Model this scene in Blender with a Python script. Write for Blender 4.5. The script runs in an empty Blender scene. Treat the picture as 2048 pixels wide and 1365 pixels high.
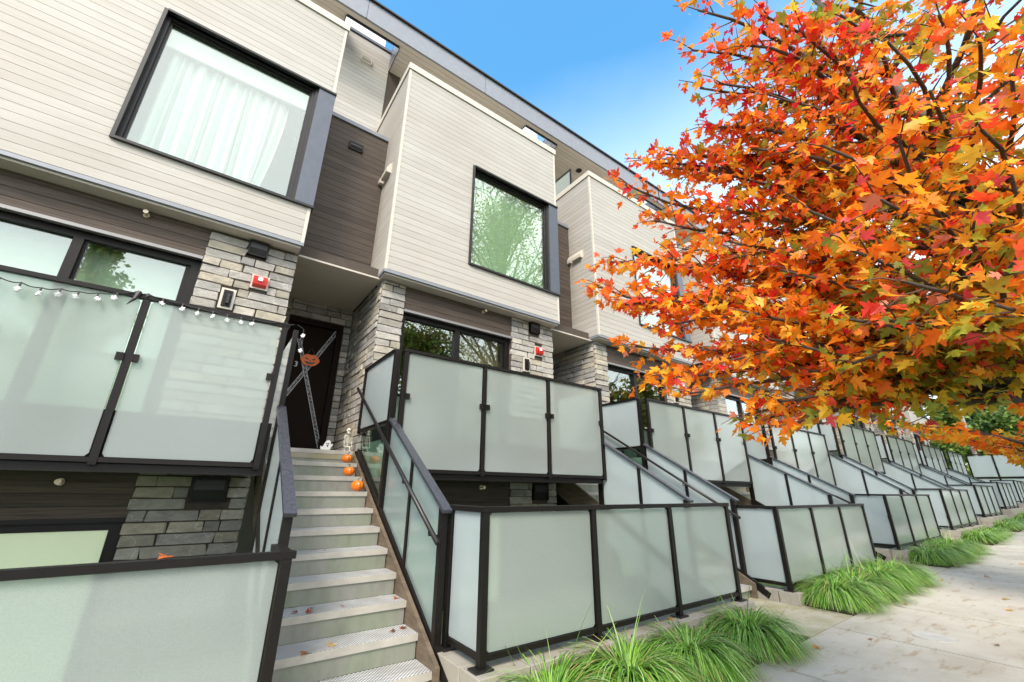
import bpy, bmesh, math, random
from mathutils import Vector, Matrix, Euler
R = random.Random(11)
rad = math.radians
sc = bpy.context.scene
col = sc.collection

# ------------------------------------------------------------------ camera
cam_d = bpy.data.cameras.new('camera')
cam_d.sensor_width = 36.0
cam_d.lens = 14.564
cam_d.clip_start = 0.05
cam_d.clip_end = 1500
cam = bpy.data.objects.new('camera', cam_d)
col.objects.link(cam)
RX = Vector((0.81002, -0.58632, 0.00970)); DN = Vector((0.20546, 0.26828, -0.94117)); FW = Vector((0.54922, 0.76437, 0.33778))
m = Matrix((RX, -DN, -FW)).transposed().to_4x4()
cam.matrix_world = m
sc.camera = cam

# ------------------------------------------------------------------ sky and sun
SUN_EL, SUN_AZ = 46.0, 228.0      # azimuth measured clockwise from +Y
w = bpy.data.worlds.new('World'); sc.world = w; w.use_nodes = True
nt = w.node_tree; nt.nodes.clear()
sky = nt.nodes.new('ShaderNodeTexSky'); sky.sky_type = 'NISHITA'; sky.sun_disc = False
sky.sun_elevation = rad(SUN_EL); sky.sun_rotation = rad(SUN_AZ)
sky.altitude = 50; sky.air_density = 1.0; sky.dust_density = 0.8; sky.ozone_density = 0.7
bgn = nt.nodes.new('ShaderNodeBackground'); bgn.inputs['Strength'].default_value = 0.12
outw = nt.nodes.new('ShaderNodeOutputWorld')
hs = nt.nodes.new('ShaderNodeHueSaturation'); hs.inputs['Saturation'].default_value = 1.3; hs.inputs['Hue'].default_value = 0.484; hs.inputs['Value'].default_value = 0.84
nt.links.new(sky.outputs[0], hs.inputs['Color'])
# bright thin cloud over the street side of the sky (mirrored in the windows), blue above the building
tc = nt.nodes.new('ShaderNodeTexCoord'); sx = nt.nodes.new('ShaderNodeSeparateXYZ'); nt.links.new(tc.outputs['Generated'], sx.inputs[0])
cn = nt.nodes.new('ShaderNodeTexNoise'); cn.inputs['Scale'].default_value = 2.2; cn.inputs['Detail'].default_value = 7; cn.inputs['Roughness'].default_value = 0.55; nt.links.new(tc.outputs['Generated'], cn.inputs['Vector'])
def mth(op, a, b):
    x = nt.nodes.new('ShaderNodeMath'); x.operation = op
    for i_, v in enumerate((a, b)):
        if isinstance(v, (int, float)): x.inputs[i_].default_value = v
        else: nt.links.new(v, x.inputs[i_])
    return x.outputs[0]
yy = mth('MULTIPLY', sx.outputs['Y'], -0.55)
cv = mth('ADD', mth('ADD', yy, mth('MULTIPLY', sx.outputs['X'], 0.10)), cn.outputs['Fac'])
cr = nt.nodes.new('ShaderNodeValToRGB'); cr.color_ramp.elements[0].position = 0.56; cr.color_ramp.elements[0].color = (0, 0, 0, 1); cr.color_ramp.elements[1].position = 0.86; cr.color_ramp.elements[1].color = (.9, .9, .9, 1)
nt.links.new(cv, cr.inputs[0])
cm = nt.nodes.new('ShaderNodeMix'); cm.data_type = 'RGBA'; nt.links.new(cr.outputs[0], cm.inputs[0]); nt.links.new(hs.outputs[0], cm.inputs[6]); cm.inputs[7].default_value = (5.4, 5.25, 5.1, 1)
# pale haze thickening towards the horizon all the way round
vr = nt.nodes.new('ShaderNodeValToRGB'); vr.color_ramp.elements[0].position = 0.30; vr.color_ramp.elements[0].color = (.78, .78, .78, 1); vr.color_ramp.elements[1].position = 0.80; vr.color_ramp.elements[1].color = (0, 0, 0, 1)
nt.links.new(mth('ADD', sx.outputs['Z'], mth('MULTIPLY', mth('SUBTRACT', cn.outputs['Fac'], 0.5), 0.12)), vr.inputs[0])
vm = nt.nodes.new('ShaderNodeMix'); vm.data_type = 'RGBA'; nt.links.new(vr.outputs[0], vm.inputs[0]); nt.links.new(cm.outputs[2], vm.inputs[6]); vm.inputs[7].default_value = (3.9, 4.25, 4.5, 1)
nt.links.new(vm.outputs[2], bgn.inputs[0]); nt.links.new(bgn.outputs[0], outw.inputs[0])
sd = bpy.data.lights.new('sun', 'SUN'); sd.energy = 1.05; sd.angle = rad(24); sd.color = (1.0, 0.90, 0.77)
so = bpy.data.objects.new('sun', sd); col.objects.link(so)
az, el = rad(SUN_AZ), rad(SUN_EL)
sv = Vector((math.sin(az) * math.cos(el), math.cos(az) * math.cos(el), math.sin(el)))
so.rotation_euler = sv.to_track_quat('Z', 'Y').to_euler(); so.location = sv * 60
vs = sc.view_settings; vs.view_transform = 'Standard'; vs.look = 'None'; vs.gamma = 1.0; vs.exposure = 2.15
try: vs.use_curve_mapping = False
except Exception: pass
cy = sc.cycles
cy.use_denoising = True; cy.max_bounces = 10; cy.transparent_max_bounces = 16; cy.transmission_bounces = 8; cy.diffuse_bounces = 4
cy.sample_clamp_indirect = 6.0
cy.caustics_reflective = False; cy.caustics_refractive = False

# ------------------------------------------------------------------ materials
def newmat(name):
    mt = bpy.data.materials.new(name); mt.use_nodes = True
    n = mt.node_tree.nodes; n.clear()
    o = n.new('ShaderNodeOutputMaterial')
    return mt, mt.node_tree, n, mt.node_tree.links, o
def N(n, t, **k):
    x = n.new(t)
    for a, b in k.items(): setattr(x, a, b)
    return x
def pos_scaled(n, l, s):
    g = N(n, 'ShaderNodeNewGeometry'); mp = N(n, 'ShaderNodeMapping'); mp.inputs['Scale'].default_value = s
    l.new(g.outputs['Position'], mp.inputs['Vector']); return mp.outputs[0]
def rnd(n, l):
    a = N(n, 'ShaderNodeObjectInfo'); g = N(n, 'ShaderNodeNewGeometry'); s = N(n, 'ShaderNodeMath', operation='ADD'); f = N(n, 'ShaderNodeMath', operation='FRACT')
    l.new(a.outputs['Random'], s.inputs[0]); l.new(g.outputs['Random Per Island'], s.inputs[1]); l.new(s.outputs[0], f.inputs[0]); return f.outputs[0]
def ramp(n, l, src, stops):
    r = N(n, 'ShaderNodeValToRGB'); e = r.color_ramp.elements
    while len(e) < len(stops): e.new(0.5)
    for i, (p, c) in enumerate(stops):
        e[i].position = p; e[i].color = (*c, 1)
    l.new(src, r.inputs[0]); return r.outputs[0]
def mul(n, l, a, b, fac=1.0, mode='MULTIPLY'):
    x = N(n, 'ShaderNodeMix', data_type='RGBA', blend_type=mode); x.inputs[0].default_value = fac
    l.new(a, x.inputs[6]); l.new(b, x.inputs[7]); return x.outputs[2]
def noise(n, l, vec, scale, detail=4, rough=0.6):
    x = N(n, 'ShaderNodeTexNoise'); x.inputs['Scale'].default_value = scale; x.inputs['Detail'].default_value = detail; x.inputs['Roughness'].default_value = rough
    l.new(vec, x.inputs['Vector']); return x.outputs['Fac']
def bump(n, l, h, s, d=0.01):
    b = N(n, 'ShaderNodeBump'); b.inputs['Strength'].default_value = s; b.inputs['Distance'].default_value = d
    l.new(h, b.inputs['Height']); return b.outputs[0]
def plain(name, c, rough=0.5, metal=0.0, spec=0.5, var=0.12, nscale=9.0, bmp=0.05):
    mt, t, n, l, o = newmat(name)
    p = N(n, 'ShaderNodeBsdfPrincipled'); p.inputs['Roughness'].default_value = rough; p.inputs['Metallic'].default_value = metal; p.inputs['Specular IOR Level'].default_value = spec
    f = noise(n, l, pos_scaled(n, l, (1, 1, 1)), nscale, 5)
    l.new(ramp(n, l, f, [(0.3, tuple(v * (1 - var) for v in c)), (0.7, tuple(min(1, v * (1 + var)) for v in c))]), p.inputs['Base Color'])
    f2 = noise(n, l, pos_scaled(n, l, (1, 1, 1)), nscale * 14, 3)
    if bmp: l.new(bump(n, l, f2, bmp, 0.004), p.inputs['Normal'])
    l.new(p.outputs[0], o.inputs[0]); return mt
def wood(name, cols, grain, rough, tint, gs=(1.3, 1.3, 70)):
    mt, t, n, l, o = newmat(name)
    p = N(n, 'ShaderNodeBsdfPrincipled'); p.inputs['Roughness'].default_value = rough; p.inputs['Specular IOR Level'].default_value = 0.3
    base = ramp(n, l, rnd(n, l), cols)
    f = noise(n, l, pos_scaled(n, l, gs), 1.6, 6, 0.65)
    g = ramp(n, l, f, [(0.3, (1 - grain,) * 3), (0.62, (1.0,) * 3)])
    b2 = mul(n, l, base, g)
    f3 = noise(n, l, pos_scaled(n, l, (0.55, 0.55, 0.8)), 1.1, 3)
    b3 = mul(n, l, b2, ramp(n, l, f3, [(0.3, tint), (0.65, (1, 1, 1))]))
    l.new(b3, p.inputs['Base Color']); l.new(bump(n, l, f, 0.25, 0.004), p.inputs['Normal'])
    l.new(p.outputs[0], o.inputs[0]); return mt
M = {}
M['siding'] = wood('pale_siding', [(0, (.485, .465, .425)), (0.35, (.52, .50, .462)), (0.7, (.545, .527, .49)), (1, (.495, .472, .43))], 0.18, 0.55, (.90, .88, .86))
M['trim'] = plain('cream_trim', (.60, .56, .485), 0.5, var=0.05)
M['dark_siding'] = wood('dark_siding', [(0, (.105, .079, .062)), (0.5, (.15, .114, .09)), (1, (.125, .098, .08))], 0.62, 0.6, (.86, .86, .88))
M['soffit_board'] = wood('soffit_board', [(0, (.60, .55, .49)), (0.5, (.70, .645, .58)), (1, (.64, .58, .51))], 0.22, 0.6, (.93, .93, .95), (1.3, 60, 1.3))
M['soffit'] = wood('soffit_plain', [(0, (.58, .535, .47)), (1, (.64, .59, .52))], 0.16, 0.6, (.92, .92, .92), (1.3, 60, 1.3))
M['back'] = plain('dark_backing', (.075, .058, .045), 0.8)  # dark brown backing that shows in board gaps and stone joints
M['bronze'] = plain('bronze_metal', (.0062, .0044, .0034), 0.45, 0.0, 0.3, 0.18, 14, 0.04)
M['black'] = plain('black_metal', (.014, .013, .013), 0.4, 0.0, 0.5)
M['slate'] = plain('slate_metal', (.105, .118, .145), 0.38, 0.35, 0.5, 0.08)
M['fascia'] = plain('fascia_metal', (.25, .265, .30), 0.45, 0.2, 0.5, 0.06)
M['capmetal'] = plain('cap_metal', (.28, .27, .27), 0.4, 0.4, 0.5, 0.06)
M['galv'] = plain('galvanised', (.455, .435, .385), 0.55, 0.1, 0.5, 0.14, 6)
M['white_plastic'] = plain('white_plastic', (.78, .79, .80), 0.35, var=0.04)
M['bone'] = plain('bone', (.68, .66, .58), 0.5)
M['brass'] = plain('sprinkler_metal', (.62, .52, .38), 0.3, 0.7)
M['red'] = plain('red_plastic', (.62, .025, .022), 0.3, var=0.06)
M['lens'] = plain('strobe_lens', (.85, .84, .86), 0.15, var=0.02)
M['door'] = plain('door_paint', (.014, .0085, .006), 0.8, 0.0, 0.15, 0.15)
M['pumpkin'] = plain('pumpkin_skin', (.80, .19, .012), 0.22, var=0.14, nscale=20)
M['stem'] = plain('pumpkin_stem', (.20, .17, .06), 0.7)
M['sign'] = plain('sign_orange', (.95, .19, .02), 0.5, var=0.04)
M['fabric'] = plain('sheer_fabric', (.76, .81, .82), 0.9, var=0.02, bmp=0)
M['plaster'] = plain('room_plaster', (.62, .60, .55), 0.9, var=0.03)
M['dim_room'] = plain('room_dark', (.10, .09, .07), 0.9, var=0.2, nscale=2)  # room dimness put into the wall colour
M['tan_wall'] = plain('shaded_room', (.26, .19, .10), 0.9, var=0.2, nscale=2)  # interior shade put into a tan wall colour; also used for a brown blind
M['blind'] = plain('roller_blind', (.82, .89, .77), 0.9, var=0.03, bmp=0)
M['soil'] = plain('soil', (.050, .032, .022), 0.95, var=0.5, nscale=30, bmp=0.8)
M['asphalt'] = plain('asphalt', (.05, .05, .052), 0.85, var=0.25, nscale=40, bmp=0.3)
M['lawn'] = plain('lawn', (.055, .095, .025), 0.9, var=0.35, nscale=12, bmp=0.6)
M['bark'] = plain('bark', (.155, .125, .098), 0.85, var=0.4, nscale=22, bmp=0.7)
M['bark_dark'] = plain('bark_dark', (.075, .058, .045), 0.85, var=0.4, nscale=18, bmp=0.7)
M['twig'] = plain('twig_bark', (.10, .050, .035), 0.75, var=0.3, nscale=22)
M['stringer'] = wood('weathered_stringer', [(0, (.15, .115, .08)), (1, (.20, .155, .11))], 0.5, 0.7, (.8, .8, .8), (3, 3, 14))
M['pole'] = plain('grey_pole', (.22, .20, .18), 0.6)

def stone_mat():
    mt, t, n, l, o = newmat('ledge_stone')
    p = N(n, 'ShaderNodeBsdfPrincipled'); p.inputs['Roughness'].default_value = 0.75; p.inputs['Specular IOR Level'].default_value = 0.3
    base = ramp(n, l, rnd(n, l), [(0, (.24, .23, .215)), (0.22, (.37, .36, .345)), (0.45, (.42, .405, .375)), (0.62, (.31, .29, .25)), (0.8, (.45, .41, .33)), (1, (.48, .46, .42))])
    v = pos_scaled(n, l, (1, 1, 2.2))
    f = noise(n, l, v, 7, 8, 0.7)
    c = mul(n, l, base, ramp(n, l, f, [(0.28, (.66, .66, .67)), (0.66, (1.15, 1.13, 1.1))]))
    wv = N(n, 'ShaderNodeTexWave', wave_type='BANDS', bands_direction='DIAGONAL'); wv.inputs['Scale'].default_value = 1.7; wv.inputs['Distortion'].default_value = 16; wv.inputs['Detail'].default_value = 4; wv.inputs['Detail Scale'].default_value = 1.3
    l.new(pos_scaled(n, l, (1, 1, 1)), wv.inputs['Vector'])
    vein = ramp(n, l, wv.outputs['Fac'], [(0.985, (0, 0, 0)), (1.0, (.12, .115, .105))])
    c = mul(n, l, c, vein, 1.0, 'ADD')
    l.new(c, p.inputs['Base Color'])
    f2 = noise(n, l, pos_scaled(n, l, (1, 1, 1.6)), 38, 6, 0.7)
    l.new(bump(n, l, f2, 0.7, 0.012), p.inputs['Normal'])
    l.new(p.outputs[0], o.inputs[0]); return mt
M['stone'] = stone_mat()

def concrete(name, c, stain, sc_=1.0, moss=None):
    mt, t, n, l, o = newmat(name)
    p = N(n, 'ShaderNodeBsdfPrincipled'); p.inputs['Roughness'].default_value = 0.72; p.inputs['Specular IOR Level'].default_value = 0.35
    v = pos_scaled(n, l, (1, 1, 1))
    base = ramp(n, l, rnd(n, l), [(0, tuple(x * .93 for x in c)), (1, tuple(x * 1.05 for x in c))])
    f = noise(n, l, v, 1.3 * sc_, 6, 0.62)
    cc = mul(n, l, base, ramp(n, l, f, [(0.3, (.80, .78, .74)), (0.58, (1.06, 1.06, 1.06))]))
    f2 = noise(n, l, pos_scaled(n, l, (1.0, 3.4, 1)), 3.1 * sc_, 6, 0.62)
    cc = mul(n, l, cc, ramp(n, l, f2, [(0.555, (1, 1, 1)), (0.66, stain), (0.80, (.58, .46, .36))]))
    f3 = noise(n, l, v, 160, 3)
    cc = mul(n, l, cc, ramp(n, l, f3, [(0.35, (.88, .88, .88)), (0.6, (1.03, 1.03, 1.03))]))
    if moss:
        f5 = noise(n, l, v, 2.2, 4)
        x = N(n, 'ShaderNodeMix', data_type='RGBA'); l.new(ramp(n, l, f5, [(0.42, (0, 0, 0)), (0.62, (.75, .75, .75))]), x.inputs[0]); l.new(cc, x.inputs[6]); x.inputs[7].default_value = (*moss, 1); cc = x.outputs[2]
    l.new(cc, p.inputs['Base Color']); l.new(bump(n, l, f3, 0.25, 0.004), p.inputs['Normal'])
    l.new(p.outputs[0], o.inputs[0]); return mt
M['sidewalk'] = concrete('sidewalk_concrete', (.43, .40, .335), (.82, .73, .63))
M['path'] = concrete('path_concrete', (.42, .385, .30), (.82, .76, .58), 0.8, (.30, .275, .15))
M['block'] = concrete('curb_block', (.34, .315, .265), (.75, .70, .62), 2.0)

def tread_mat():
    mt, t, n, l, o = newmat('checker_tread')
    p = N(n, 'ShaderNodeBsdfPrincipled'); p.inputs['Roughness'].default_value = 0.42; p.inputs['Metallic'].default_value = 0.15
    mp = pos_scaled(n, l, (1, 1, 0.0)); 
    rt = N(n, 'ShaderNodeMapping'); rt.inputs['Rotation'].default_value = (0, 0, rad(45)); l.new(mp, rt.inputs['Vector'])
    ck = N(n, 'ShaderNodeTexVoronoi', feature='F1'); ck.inputs['Scale'].default_value = 44; ck.inputs['Randomness'].default_value = 0.0; l.new(rt.outputs[0], ck.inputs['Vector'])
    base = ramp(n, l, ck.outputs['Distance'], [(0.30, (.78, .785, .79)), (0.44, (.20, .20, .20))])
    f = noise(n, l, pos_scaled(n, l, (1, 1, 1)), 5, 5)
    c = mul(n, l, base, ramp(n, l, f, [(0.3, (.82, .80, .76)), (0.6, (1.1, 1.1, 1.1))]))
    l.new(c, p.inputs['Base Color']); l.new(bump(n, l, ck.outputs['Distance'], -0.5, 0.004), p.inputs['Normal'])
    l.new(p.outputs[0], o.inputs[0]); return mt
M['tread'] = tread_mat()
def riser_mat():
    mt, t, n, l, o = newmat('riser_plate')
    p = N(n, 'ShaderNodeBsdfPrincipled'); p.inputs['Roughness'].default_value = 0.5; p.inputs['Metallic'].default_value = 0.2
    f = noise(n, l, pos_scaled(n, l, (5, 5, 1.6)), 2.5, 6)
    c = ramp(n, l, f, [(0.3, (.225, .225, .195)), (0.5, (.265, .27, .235)), (0.7, (.29, .29, .255))])
    f2 = noise(n, l, pos_scaled(n, l, (1, 1, 1)), 2.2, 3)
    c = mul(n, l, c, ramp(n, l, f2, [(0.4, (.9, 1.0, .86)), (0.6, (1.04, 1.03, 1.04))]))
    l.new(c, p.inputs['Base Color']); l.new(p.outputs[0], o.inputs[0]); return mt
M['riser'] = riser_mat()

def frosted(name, tint, trans):
    mt, t, n, l, o = newmat(name)
    d = N(n, 'ShaderNodeBsdfDiffuse'); tr = N(n, 'ShaderNodeBsdfTranslucent'); rf = N(n, 'ShaderNodeBsdfRefraction'); gl = N(n, 'ShaderNodeBsdfGlossy')
    f = noise(n, l, pos_scaled(n, l, (1, 1, 1)), 1.2, 3)
    cc = ramp(n, l, f, [(0.3, tuple(x * .95 for x in tint)), (0.7, tint)])
    f9 = noise(n, l, pos_scaled(n, l, (1, 1, 1)), 190, 2); cc = mul(n, l, cc, ramp(n, l, f9, [(0.3, (.90, .91, .90)), (0.65, (1.03, 1.03, 1.03))]))
    l.new(cc, d.inputs[0]); l.new(cc, tr.inputs[0]); rf.inputs[0].default_value = (.88, .97, .94, 1); rf.inputs['Roughness'].default_value = 0.24; rf.inputs['IOR'].default_value = 1.08
    gl.inputs['Roughness'].default_value = 0.12; gl.inputs[0].default_value = (1, 1, 1, 1)
    m1 = N(n, 'ShaderNodeMixShader'); m1.inputs[0].default_value = 0.45; l.new(d.outputs[0], m1.inputs[1]); l.new(tr.outputs[0], m1.inputs[2])
    m2 = N(n, 'ShaderNodeMixShader'); m2.inputs[0].default_value = trans; l.new(m1.outputs[0], m2.inputs[1]); l.new(rf.outputs[0], m2.inputs[2])
    lw = N(n, 'ShaderNodeLayerWeight'); lw.inputs[0].default_value = 0.5; fr0 = N(n, 'ShaderNodeMath', operation='POWER'); fr0.inputs[1].default_value = 4.0; l.new(lw.outputs['Facing'], fr0.inputs[0]); fr = N(n, 'ShaderNodeMath', operation='MULTIPLY_ADD'); fr.inputs[1].default_value = 0.7; fr.inputs[2].default_value = 0.03; l.new(fr0.outputs[0], fr.inputs[0])
    m3 = N(n, 'ShaderNodeMixShader'); l.new(fr.outputs[0], m3.inputs[0]); l.new(m2.outputs[0], m3.inputs[1]); l.new(gl.outputs[0], m3.inputs[2])
    l.new(m3.outputs[0], o.inputs[0]); return mt
M['frost'] = frosted('frosted_glass', (.785, .865, .835), 0.48)
M['frost_lit_side'] = frosted('frosted_glass_lit_side', (.82, .895, .905), 0.36)  # same glass tinted lighter for panels facing the light; brightness put into colour
M['frost_dense'] = frosted('glowing_milky_glass', (.84, .92, .76), 0.12)
_t = M['frost_dense'].node_tree; _o = [x for x in _t.nodes if x.type == 'OUTPUT_MATERIAL'][0]; _e = _t.nodes.new('ShaderNodeEmission'); _e.inputs[0].default_value = (.90, 1.0, .72, 1); _e.inputs[1].default_value = 0.045; _a = _t.nodes.new('ShaderNodeAddShader'); _t.links.new(_o.inputs[0].links[0].from_socket, _a.inputs[0]); _t.links.new(_e.outputs[0], _a.inputs[1]); _t.links.new(_a.outputs[0], _o.inputs[0])   # faint glow added to brighten the milky panes; no lit room stands behind
def window_glass(name, tint, refl):
    mt, t, n, l, o = newmat(name)
    a = N(n, 'ShaderNodeBsdfTransparent'); a.inputs[0].default_value = (*tint, 1)
    g = N(n, 'ShaderNodeBsdfGlossy'); g.inputs['Roughness'].default_value = 0.0; g.inputs[0].default_value = (.97, 1, .98, 1)
    lw = N(n, 'ShaderNodeLayerWeight'); lw.inputs[0].default_value = 0.5; fr = N(n, 'ShaderNodeMath', operation='POWER'); fr.inputs[1].default_value = 4.0; l.new(lw.outputs['Facing'], fr.inputs[0])
    ad = N(n, 'ShaderNodeMath', operation='ADD'); ad.use_clamp = True; ad.inputs[1].default_value = refl; l.new(fr.outputs[0], ad.inputs[0])
    f = noise(n, l, pos_scaled(n, l, (1, 1, 1)), 1.1, 1); l.new(bump(n, l, f, 0.06, 0.02), g.inputs['Normal'])
    x = N(n, 'ShaderNodeMixShader'); l.new(ad.outputs[0], x.inputs[0]); l.new(a.outputs[0], x.inputs[1]); l.new(g.outputs[0], x.inputs[2])
    l.new(x.outputs[0], o.inputs[0]); return mt
M['glass'] = window_glass('window_glass', (.89, .95, .90), 0.18)
M['glass_green'] = window_glass('green_window_glass', (.86, .95, .855), 0.22)
M['clear'] = window_glass('clear_rail_glass', (.70, .84, .80), 0.05)

def leaf_mat(name, trans=0.45):
    mt, t, n, l, o = newmat(name)
    at = N(n, 'ShaderNodeAttribute'); at.attribute_name = 'tone'
    f = noise(n, l, pos_scaled(n, l, (1, 1, 1)), 24, 3)
    c = mul(n, l, at.outputs['Color'], ramp(n, l, f, [(0.3, (.92, .86, .82)), (0.7, (1.14, 1.14, 1.12))]))
    d = N(n, 'ShaderNodeBsdfPrincipled'); d.inputs['Roughness'].default_value = 0.42; d.inputs['Specular IOR Level'].default_value = 0.35
    tr = N(n, 'ShaderNodeBsdfTranslucent'); l.new(c, d.inputs['Base Color']); l.new(c, tr.inputs[0])
    x = N(n, 'ShaderNodeMixShader'); x.inputs[0].default_value = trans; l.new(d.outputs[0], x.inputs[1]); l.new(tr.outputs[0], x.inputs[2])
    l.new(x.outputs[0], o.inputs[0]); return mt
M['leaf'] = leaf_mat('maple_leaf', 0.5)
M['foliage'] = leaf_mat('foliage', 0.3)
M['grass'] = leaf_mat('grass_blade', 0.35)

# ------------------------------------------------------------------ helpers
WL = {}
def reg(o, name, parent, loc):
    col.objects.link(o)
    loc = Vector(loc)
    if parent is not None:
        o.parent = parent; o.location = loc - WL[parent.name]
    else: o.location = loc
    WL[o.name] = loc
    return o
def tag(o, label=None, cat=None, group=None, kind=None):
    if label: o['label'] = label
    if cat: o['category'] = cat
    if group: o['group'] = group
    if kind: o['kind'] = kind
    return o
def thing(name, loc, label, cat, group=None):
    o = bpy.data.objects.new(name, None); o.empty_display_size = 0.2
    reg(o, name, None, loc); return tag(o, label, cat, group)
class MB:
    def __init__(s): s.v = []; s.f = []; s.cols = []; s.smooth = False
    def box(s, x0, x1, y0, y1, z0, z1):
        i = len(s.v)
        s.v += [(x0, y0, z0), (x1, y0, z0), (x1, y1, z0), (x0, y1, z0), (x0, y0, z1), (x1, y0, z1), (x1, y1, z1), (x0, y1, z1)]
        s.f += [(i, i+3, i+2, i+1), (i+4, i+5, i+6, i+7), (i, i+1, i+5, i+4), (i+1, i+2, i+6, i+5), (i+2, i+3, i+7, i+6), (i+3, i, i+4, i+7)]
        return s
    def prism(s, poly, axis, a0, a1):
        # poly: list of 2D points (counter-clockwise); axis 'x' -> (y,z), 'y' -> (x,z), 'z' -> (x,y)
        def P(p, a): return (a, p[0], p[1]) if axis == 'x' else ((p[0], a, p[1]) if axis == 'y' else (p[0], p[1], a))
        i = len(s.v); k = len(poly)
        s.v += [P(p, a0) for p in poly] + [P(p, a1) for p in poly]
        s.f += [tuple(range(i + k - 1, i - 1, -1)), tuple(range(i + k, i + 2 * k))]
        for j in range(k):
            q = (j + 1) % k; s.f.append((i + j, i + q, i + k + q, i + k + j))
        return s
    def tube(s, pts, radii, seg=8, cap=True):
        pts = [Vector(p) for p in pts]
        if not isinstance(radii, (list, tuple)): radii = [radii] * len(pts)
        i = len(s.v); up = None
        for k, p in enumerate(pts):
            d = (pts[min(k + 1, len(pts) - 1)] - pts[max(k - 1, 0)])
            d = d.normalized() if d.length > 1e-9 else Vector((0, 0, 1))
            if up is None: up = d.orthogonal().normalized()
            up = (up - d * up.dot(d)); up = up.normalized() if up.length > 1e-6 else d.orthogonal().normalized()
            sd_ = d.cross(up)
            for j in range(seg):
                a = 2 * math.pi * j / seg
                s.v.append(tuple(p + (up * math.cos(a) + sd_ * math.sin(a)) * radii[k]))
        for k in range(len(pts) - 1):
            for j in range(seg):
                a = i + k * seg + j; b = i + k * seg + (j + 1) % seg
                s.f.append((a, b, b + seg, a + seg))
        if cap:
            s.f.append(tuple(i + j for j in range(seg - 1, -1, -1))); e = i + (len(pts) - 1) * seg
            s.f.append(tuple(e + j for j in range(seg)))
        return s
    def bar(s, a, b, w_, h):
        # rectangular bar from a to b (any direction in a vertical plane), w_ horizontal width, h height
        a, b = Vector(a), Vector(b); d = (b - a).normalized(); side = d.cross(Vector((0, 0, 1)))
        side = side.normalized() if side.length > 1e-6 else Vector((1, 0, 0)); u = side.cross(d)
        i = len(s.v)
        for p in (a, b):
            for sx, sz in ((-1, -1), (1, -1), (1, 1), (-1, 1)): s.v.append(tuple(p + side * sx * w_ / 2 + u * sz * h / 2))
        s.f += [(i, i+1, i+2, i+3), (i+7, i+6, i+5, i+4), (i, i+4, i+5, i+1), (i+1, i+5, i+6, i+2), (i+2, i+6, i+7, i+3), (i+3, i+7, i+4, i)]
        return s
    def ball(s, c, r, seg=12, rings=8, sc_=(1, 1, 1), lob=0, depth=0):
        i = len(s.v); c = Vector(c)
        for k in range(rings + 1):
            t = math.pi * k / rings
            for j in range(seg):
                a = 2 * math.pi * j / seg; rr = r * (1 - depth * abs(math.cos(lob * a / 2)) ** 3) if lob else r
                q = rr * math.sin(t); z = r * math.cos(t) * (1 - 0.18 * math.exp(-(math.sin(t) * 2.4) ** 2) if lob else 1)
                s.v.append((c.x + q * math.cos(a) * sc_[0], c.y + q * math.sin(a) * sc_[1], c.z + z * sc_[2]))
        for k in range(rings):
            for j in range(seg):
                a = i + k * seg + j; b = i + k * seg + (j + 1) % seg
                s.f.append((a, a + seg, b + seg, b))
        s.smooth = True
        return s
    def mesh(s, name, mat, origin=(0, 0, 0)):
        me = bpy.data.meshes.new(name); ox, oy, oz = origin
        me.from_pydata([(x - ox, y - oy, z - oz) for x, y, z in s.v], [], s.f)
        if s.cols:
            at = me.attributes.new('tone', 'FLOAT_COLOR', 'FACE'); at.data.foreach_set('color', [c for f in s.cols for c in (*f, 1.0)])
        if s.smooth: me.polygons.foreach_set('use_smooth', [True] * len(me.polygons))
        me.materials.append(M[mat]); me.update(); return me
    def build(s, name, mat, parent=None, label=None, kind=None):
        xs = list(zip(*s.v)); o_ = (min(xs[0]) + max(xs[0])) / 2, (min(xs[1]) + max(xs[1])) / 2, min(xs[2])
        o = bpy.data.objects.new(name, s.mesh(name, mat, o_)); reg(o, name, parent, o_)
        if kind: o['kind'] = kind
        if label: o['label'] = label
        return o
CUBES = {}
def unit_mesh(mat, jit=0, key=0):
    k = (mat, jit, key)
    if k in CUBES: return CUBES[k]
    bm = bmesh.new(); bmesh.ops.create_cube(bm, size=1.0)
    bmesh.ops.bevel(bm, geom=bm.edges[:], offset=0.02 if not jit else 0.05, segments=1, affect='EDGES')
    if jit:
        rr = random.Random(key * 7 + 3); sk = [rr.uniform(-1, 1) for _ in range(8)]
        for v in bm.verts:
            x = v.co.x; top = v.co.z > 0
            v.co.z *= 1 + (sk[0] if x > 0 else sk[1]) * 0.05
            v.co.x += (sk[2] if top else sk[3]) * 0.035 * (1 if x > 0 else 0) + (sk[4] if top else sk[5]) * 0.03 * (1 if x < 0 else 0)
            v.co.y += rr.uniform(-.10, .10) * (1 if v.co.y < 0 else 0)
    me = bpy.data.meshes.new('piece'); bm.to_mesh(me); bm.free(); me.materials.append(M[mat]); CUBES[k] = me
    return me
def piece(name, mat, x0, x1, y0, y1, z0, z1, parent=None, jit=0, key=0, label=None, flip=None):
    o = bpy.data.objects.new(name, unit_mesh(mat, jit, key))
    sx, sy, sz = x1 - x0, y1 - y0, z1 - z0
    if flip == 'x':      # stone whose face looks along -X: turn the unit mesh by 90 degrees
        o.rotation_euler = (0, 0, rad(-90)); o.scale = (sy, sx, sz)
    else: o.scale = (sx, sy, sz)
    reg(o, name, parent, ((x0 + x1) / 2, (y0 + y1) / 2, (z0 + z1) / 2))
    if label: o['label'] = label
    return o
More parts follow.
